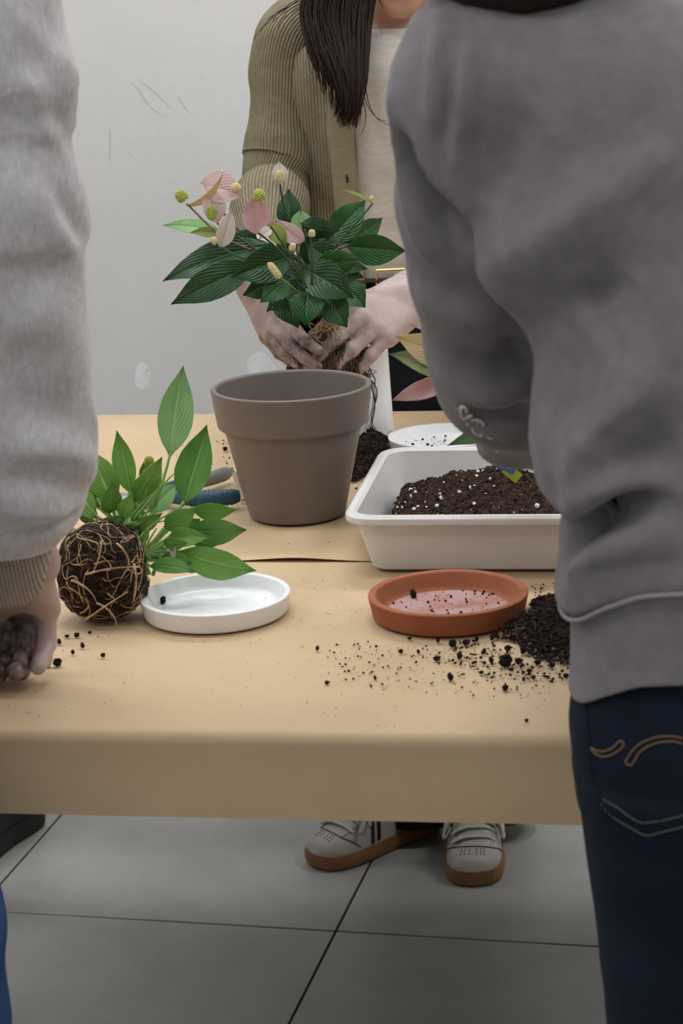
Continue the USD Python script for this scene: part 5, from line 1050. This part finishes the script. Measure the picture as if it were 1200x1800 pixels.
# ================= the woman behind the table
WM = Thing('person', [0.085, 3.47, 0], 'person with long dark hair in olive cardigan, lifting a plant behind the table', 'person')
wt = rows_px([(735, None, 690, .165, .105, 3.445), (600, None, 690, .165, .105, 3.44), (480, None, 690, .140, .098, 3.435), (380, None, 690, .136, .10, 3.425), (280, None, 690, .142, .108, 3.415), (200, None, 690, .15, .112, 3.405), (130, None, 692, .158, .105, 3.395), (85, None, 694, .150, .09, 3.39), (55, None, 695, .105, .075, 3.385), (35, None, 696, .06, .058, 3.38), (10, None, 697, .05, .055, 3.37)])
def off(rows, o): return [(z, a, b, c + o, e + o) for z, a, b, c, e in rows]
zW = at(690, 482, Y=3.43)[2]; zN = at(695, 52, Y=3.38)[2]
hC = at(702, -128, Y=3.315); hR = frame([-.10, -.92, -.36])
hfw = head_fn(hC, hR)
armW = [B3(508, 95, 3.385), B3(490, 330, 3.365), B3(476, 420, 3.24), B3(452, 508, 3.0)]
armW2 = [B3(862, 118, 3.385), B3(850, 340, 3.34), B3(790, 460, 3.12), B3(730, 516, 2.975)]
skin = lambda P: smin(smin(smin(np.maximum(stack(P, off(wt, -.006)), zW - P[:, 2]), capsule(P, B3(696, 45, 3.38), hC + hR @ np.array([0, -.02, -.07]), .050, .048), .03), hfw(P), .02), np.minimum(chain(P, armW, [.040, .036, .030, .018], .02), chain(P, armW2, [.040, .036, .030, .018], .02)), .02)
Vh, Fh = body_mesh(skin, [-.20, 2.92, .92], [.40, 3.58, 1.78], .0042, 3)
WM.part('body', (Vh, Fh), M['skin'], True); face_bits(WM, hC, hR)
shirt = lambda P: np.maximum(np.maximum(stack(P, off(wt, .004)), P[:, 2] - (zN + .004 + .35 * np.clip(P[:, 1] - 3.33, 0, .09))), zW - .02 - P[:, 2])
V, F = body_mesh(shirt, [-.12, 3.25, zW - .06], [.30, 3.58, zN + .08], .004, 2)
V = sculpt(V, F, [([(655, 130), (660, 200), (672, 260), (680, 290)], .012, -.004), ([(690, 120), (680, 200), (676, 280)], .014, .004), ([(640, 400), (670, 380), (700, 385)], .014, .003), ([(650, 330), (680, 320), (705, 330)], .016, -.003)], [(12, .006, 12)])
SHp = WM.part('shirt', (V, F), M['shirt'], True, label='oatmeal crew neck shirt')
ringc = at(696, 48, Y=3.378); an_ = np.linspace(0, 2 * np.pi, 49)[:-1]
cp = np.array([[ringc[0] + .056 * math.sin(a), ringc[1] - .058 * math.cos(a) * 1.0, ringc[2] + .014 - .024 * math.cos(a)] for a in an_]); cp = np.vstack([cp, cp[:1]])
WM.part('collar', tube(cp, .0105, 12, .38, ref=[0, 0, 1]), M['shirt'], True, label='ribbed collar', parent=SHp)
SS = Surf(np.vstack([V, Vh]), np.vstack([F, Fh + len(V)])); WM.part('necklace', tube(SS(spl(np.array([(652, 42), (668, 57), (684, 70), (697, 76), (712, 74)], float), 20), .004), .0007, 6), M['silver'], label='thin silver necklace')
for px in [(667, 296)]: pass
# cardigan: an open shell round the shirt
xl = lambda z: np.interp(z, [.97, 1.10, 1.22, 1.34, 1.40], [at(642, 500, Y=3.33)[0], at(633, 380, Y=3.31)[0], at(622, 250, Y=3.30)[0], at(622, 120, Y=3.31)[0], at(640, 50, Y=3.33)[0]])
xc = at(692, 300, Y=3.4)[0]
def cardi(P, o=.016, th_=.009, zlo=None):
    d = stack(P, off(wt, o)); sh = np.maximum(d, -(d + th_)); z = P[:, 2]
    L_ = xl(z); R_ = 2 * xc - L_ + .0; front = P[:, 1] < 3.40
    op = np.where(front, np.minimum(P[:, 0] - L_, R_ - P[:, 0]), -1.0)
    sh = np.maximum(sh, np.minimum(op, .02))
    return np.maximum(np.maximum(sh, z - (zN + .01 + .25 * np.clip(P[:, 1] - 3.33, 0, .1))), (zW - .045) - z)
V, F = body_mesh(cardi, [-.16, 3.24, zW - .08], [.34, 3.60, zN + .08], .0036, 3)
V = sculpt(V, F, [([(560, 120), (556, 200), (552, 280)], .016, -.005), ([(590, 160), (600, 260), (606, 350)], .02, .004), ([(548, 300), (560, 380), (566, 440)], .02, -.004)], [(10, .006, 14)])
CD = WM.part('cardigan', (V, F), M['cardigan'], True, label='olive green ribbed knit cardigan')
SC = Surf(V, F)
def bandf(P):
    d = stack(P, off(wt, .0215)); sh = np.maximum(d, -(d + .0165)); L_ = xl(P[:, 2])
    return np.maximum(np.maximum(sh, np.abs(P[:, 0] - (L_ - .0195)) - .0195), np.maximum(np.maximum(P[:, 1] - 3.40, P[:, 2] - zN + .05), (zW - .046) - P[:, 2]))
Vp, Fp = body_mesh(bandf, [-.12, 3.22, zW - .08], [.12, 3.42, zN + .05], .0026, 2); WM.part('button_band', (Vp, Fp), M['placket'], True, label='plain knit button band', parent=CD); SC = Surf(Vp, Fp)
for x, y in ((610, 314), (604, 215)): c = SC([(x, y)], .001)[0]; WM.part('buttonhole', tube(np.array([c + [0, -.0005, -.006], c + [0, -.0012, 0], c + [0, -.0005, .006]]), .0016, 6), M['leather'], True, parent=CD)
def sleeve(T, st, name, sign=1, pitch=.0048, label=None, n=90, seg=120, seed=0):
    P = spl(np.array([B3(x, y, Y) for x, y, r, Y in st]), n); rad_ = PchipInterpolator(np.linspace(0, 1, len(st)), [r / 1100 for _, _, r, _ in st])(np.linspace(0, 1, n))
    v, f = tube(P, rad_, seg, 1.0, ref=[0, 1, 0]); th = np.tile(np.linspace(0, 2 * np.pi, seg, endpoint=False), n); circ = 2 * np.pi * .05; k_ = round(circ / pitch)
    s = np.repeat(np.r_[0, np.cumsum(np.linalg.norm(np.diff(P, axis=0), axis=1))], seg)
    uv = np.c_[th / (2 * np.pi) * k_ * pitch, s]; uv = np.vstack([uv, [[0, 0], [0, 0]]])
    N = vnorm(v, f); v = v + N * (.007 * (meshkit.fbm(v * 16 + seed, 3, seed) - .5))[:, None]
    return T.part(name, (v, f), M['cardigan_uv'], True, uv=uv, parent=CD, label=label)
sleeve(WM, [(560, 30, 40, 3.395), (522, 48, 54, 3.39), (502, 90, 58, 3.385), (496, 150, 56, 3.38), (494, 220, 56, 3.372), (492, 275, 54, 3.365), (488, 292, 56, 3.36), (484, 302, 63, 3.355), (483, 318, 64, 3.35), (484, 332, 56, 3.34), (482, 340, 58, 3.33), (478, 352, 66, 3.31), (474, 372, 67, 3.28), (472, 392, 62, 3.25), (471, 412, 55, 3.22), (470, 436, 48, 3.18), (470, 448, 38, 3.17)], 'sleeve', seed=3, label='ribbed sleeve pushed up to the elbow')
sleeve(WM, [(790, 58, 40, 3.395), (838, 66, 52, 3.39), (870, 112, 58, 3.385), (882, 200, 55, 3.37), (872, 300, 56, 3.35), (852, 345, 60, 3.33), (820, 400, 55, 3.26), (790, 445, 44, 3.15), (778, 460, 40, 3.12)], 'sleeve', seed=5)
# trousers, belt
tr = rows_px([(745, None, 690, .168, .108, 3.445), (640, None, 690, .172, .112, 3.44), (560, None, 690, .160, .108, 3.44), (470, None, 690, .148, .104, 3.435)])
fl_, fr_ = at(735, 1460, z=0), at(838, 1462, z=0)
def wleg(c, hx): return [(.014, c[0], c[1], .082, .08), (.30, c[0] * .8 + hx * .2, c[1] * .8 + 3.45 * .2, .078, .08), (.55, (c[0] + hx) / 2, (c[1] + 3.45) / 2, .082, .088), (.80, hx, 3.45, .086, .10)]
xm = tr[0][1]; wl, wr2 = wleg(fl_ + [.0, .0, 0], xm - .085), wleg(fr_ + [.024, .015, 0], xm + .085)
Vj, Fj = body_mesh(lambda P: smin(stack(P, tr), np.minimum(stack(P, wl), stack(P, wr2)), .04), [xm - .26, 3.28, .03], [xm + .30, 3.72, 1.06], .006, 4)
TRp = WM.part('trousers', (Vj, Fj), M['black'], True, label='loose black trousers')
zb = at(690, 474, Y=3.43)[2]; be = np.array([[xm + .157 * math.sin(a), 3.436 - .112 * math.cos(a), zb] for a in np.linspace(0, 2 * np.pi, 65)])
BL = WM.part('belt', tube(be, .014, 10, .22, ref=[0, 0, 1]), M['leather'], True, label='dark brown leather belt')
bc = np.array([at(677, 473, Y=3.31)[0], 3.318, zb]); fx = [bc + [-.014, 0, -.017], bc + [-.014, 0, .017], bc + [.030, 0, .017], bc + [.030, 0, -.017], bc + [-.014, 0, -.017]]
for q in range(4): WM.part('buckle_bar', tube(np.array([fx[q], fx[q + 1]]), .0018, 8), M['gold'], parent=BL, label='gold buckle frame')
WM.part('buckle_bar', tube(np.array([bc + [.046, 0, -.016], bc + [.046, 0, .016]]), .0018, 8), M['gold'], parent=BL)
# shoes
shoe(WM, at(549, 1527, z=0), at(757, 1452, z=0), ('shoe', 'gum'), L=.268, stripes=(1, -1))
shoe(WM, at(831, 1561, z=0), at(842, 1450, z=0), ('shoe', 'gum'), L=.268, stripes=(1, -1))
# hair: head cap and long locks
hq3 = lambda P: np.maximum(ellip((P - hC) @ hR, (0, -.022, .022), (.087, .102, .104)), -(ellip((P - hC) @ hR, (0, .115, -.045), (.066, .075, .10))))
Vq, Fq = body_mesh(hq3, *bounds([hC], .15), .005, 2); Vq = Vq + vnorm(Vq, Fq) * (.006 * (meshkit.fbm(Vq * [70, 70, 15], 3, 3) - .5))[:, None]
HR = WM.part('hair', (Vq, Fq), M['hair'], True, label='long dark brown hair')
r = np.random.default_rng(9); ms = []
for q in range(420):
    u = r.random(); y1 = r.uniform(120, 226) if q % 3 else r.uniform(190, 228)
    x0 = 560 + 100 * u; xm_ = 528 + 128 * u ** .95; lo = np.interp(y1, [120, 180, 226], [548, 572, 596]); hi = np.interp(y1, [120, 180, 226], [642, 636, 628]); x1 = lo + (hi - lo) * u
    dd = r.uniform(-.02, .015) - .012 * math.sin(math.pi * u)
    P = [B3(618 + 60 * u, -165, 3.31 + dd), B3(590 + 78 * u, -80, 3.285 + dd * .8), B3(xm_, 10, 3.275 + dd * .8), B3((xm_ * .5 + x1 * .5) + r.normal(0, 3), 90, 3.245 + dd * .5), B3(x1 + r.normal(0, 2), y1, 3.235 + dd * .5)]
    ms.append(tube(spl(P, 20), np.interp(np.linspace(0, 1, 20), [0, .3, .8, 1], [.0028, .0034, .0022, .0004]) * r.uniform(.6, 1.2), 6, .6))
for q in range(140):                            # the other side, hanging behind the shoulder
    u = r.random(); P = [B3(770 + 10 * u, -100, 3.33), B3(765 + 45 * u, -20, 3.34), B3(765 + 60 * u, 80, 3.33), B3(760 + 60 * u, r.uniform(120, 200), 3.30)]; ms.append(tube(spl(P, 14), np.linspace(.003, .0005, 14), 6, .6))
for pts in ([(640, 100), (637, 150), (648, 190), (664, 208), (680, 213)], [(642, 120), (645, 170), (660, 205), (690, 220)], [(632, 165), (641, 190), (642, 215), (632, 238)], [(560, -20), (520, 5), (480, 28), (458, 55)], [(560, -30), (510, 10), (470, 40), (445, 70)], [(575, -20), (530, 6), (500, 22), (478, 40)], [(628, 160), (634, 200), (630, 222)], [(560, 0), (540, 60), (548, 130)], [(555, -10), (525, 15), (500, 30), (488, 50)], [(570, -30), (520, 0), (490, 20), (470, 34)]):
    P = [B3(x, y, 3.235 if x > 600 else 3.29) for x, y in pts]; ms.append(tube(spl(P, 22), np.linspace(.0009, .0004, 22), 5))
WM.part('hair_locks', join(ms), M['hair'], True, parent=HR, kind='stuff')
# hands
w_ = B3(727, 517, 2.985); k_ = B3(662, 560, 2.93)
Vg, Fg_, fi, fr, tp = hand(w_, k_, [.15, -1, .75], False, [(8, 22, 14), (14, 24, 14), (18, 26, 16), (26, 30, 18)], scale=1.08, fat=1.12, spread=.9, forearm=B3(775, 490, 3.06), thumb_side=[0, 0, 1], thumb=[(.020, .022, -.010), (.040, .046, -.030), (.046, .074, -.046), (.040, .098, -.056)])
pq = proj(Vg); tipd = np.clip((640 - pq[:, 0]) / 90, -1, 1)
for rr_ in np.linspace(-.002, .03, 7):           # creases round the wrist
    s_ = ((Vg - fr[0]) @ fr[1]) + rr_ ; Vg = Vg + vnorm(Vg, Fg_) * (.0011 * np.exp(-(s_ / .0016) ** 2) * (rr_ < .02))[:, None]
GL = put_glove(WM, Vg, Fg_, .06 + .30 * tipd, label='pale latex glove with soil on the fingers')
w_ = B3(450, 505, 3.0); k_ = B3(474, 558, 2.95)
Vg, Fg_, fi, fr, tp = hand(w_, k_, [-.75, -.75, .05], True, [(8, 18, 12), (12, 18, 12), (14, 20, 14), (20, 24, 14)], scale=.94, fat=1.1, spread=.8, forearm=B3(460, 450, 3.12), thumb_side=[.6, -.5, .5], thumb=[(.016, .022, -.008), (.036, .046, -.018), (.040, .072, -.028), (.036, .094, -.036)])
put_glove(WM, Vg, Fg_, np.clip((proj(Vg)[:, 1] - 580) / 50, -.3, .32), label='pale latex glove supporting the roots from the left')

# ================= a person behind the table at the far left, of whom only a boot shows
FP = Thing('person', at(-60, 1450, z=0), 'person at the far left behind the table, only a black boot showing', 'person')
b1 = at(-95, 1535, z=0); b2 = at(62, 1440, z=0); shoe(FP, b2 + norm(b1 - b2) * .29, b2, ('black_rubber', 'black_rubber'), L=.29, Wd=1.12, sole_h=.036, laces=False)
b3 = b1 + [-.20, .12, 0]; b4 = b3 + (b2 - b1); shoe(FP, b3, b4, ('black_rubber', 'black_rubber'), L=.29, Wd=1.12, sole_h=.036, laces=False)
hx, hy = b2[0] - .22, b2[1] + .12
def fleg(c, x): return [(.10, c[0], c[1], .058, .062), (.45, (c[0] + x) / 2, (c[1] + hy) / 2, .066, .072), (.80, x, hy, .085, .095)]
f1, f2 = fleg(b2 + norm(b1 - b2) * .08, hx + .08), fleg(b4 + norm(b1 - b2) * .08, hx - .08)
ft = [(.78, hx, hy, .155, .105), (.95, hx, hy, .15, .10), (1.15, hx - .01, hy, .15, .105), (1.30, hx - .015, hy, .16, .10), (1.38, hx - .02, hy, .12, .08), (1.43, hx - .02, hy, .06, .06)]
Vj, Fj = body_mesh(lambda P: smin(stack(P, [(.76, hx, hy, .155, .105), (.90, hx, hy, .15, .10)]), np.minimum(stack(P, f1), stack(P, f2)), .04), *bounds([[hx - .25, hy - .2, .1], [hx + .25, hy + .1, .95], b4, b2], .09), .008, 3); FP.part('trousers', (Vj, Fj), M['black'], True)
fa = [np.array([hx + .155, hy, 1.33]), np.array([hx + .16, hy - .02, 1.06]), np.array([hx + .10, hy - .22, .95])]; fb = [q * [1, 1, 1] + [-.36, 0, 0] for q in fa]
Vj, Fj = body_mesh(lambda P: smin(stack(P, ft), np.minimum(chain(P, fa, [.052, .046, .036], .02), chain(P, fb, [.052, .046, .036], .02)), .03), *bounds([[hx - .2, hy - .2, .8], [hx + .2, hy + .1, 1.43]], .1), .008, 3); FP.part('jacket', (Vj, Fj), M['black'], True)
hC = np.array([hx - .03, hy - .05, 1.58]); hR = frame([.1, -.9, -.35]); hf4 = head_fn(hC, hR)
Vh, Fh = body_mesh(lambda P: smin(hf4(P), capsule(P, [hx - .02, hy, 1.40], hC - [0, -.02, .06], .05, .048), .02), *bounds([hC, [hx, hy, 1.40]], .15), .006, 3); FP.part('body', (Vh, Fh), M['skin'], True); face_bits(FP, hC, hR)
hq4 = lambda P: np.maximum(ellip((P - hC) @ hR, (0, -.022, .03), (.088, .102, .10)), -(ellip((P - hC) @ hR, (0, .11, -.05), (.075, .08, .10)))); Vq, Fq = body_mesh(hq4, *bounds([hC], .15), .007, 2); FP.part('hair', (Vq, Fq), M['hair'], True)
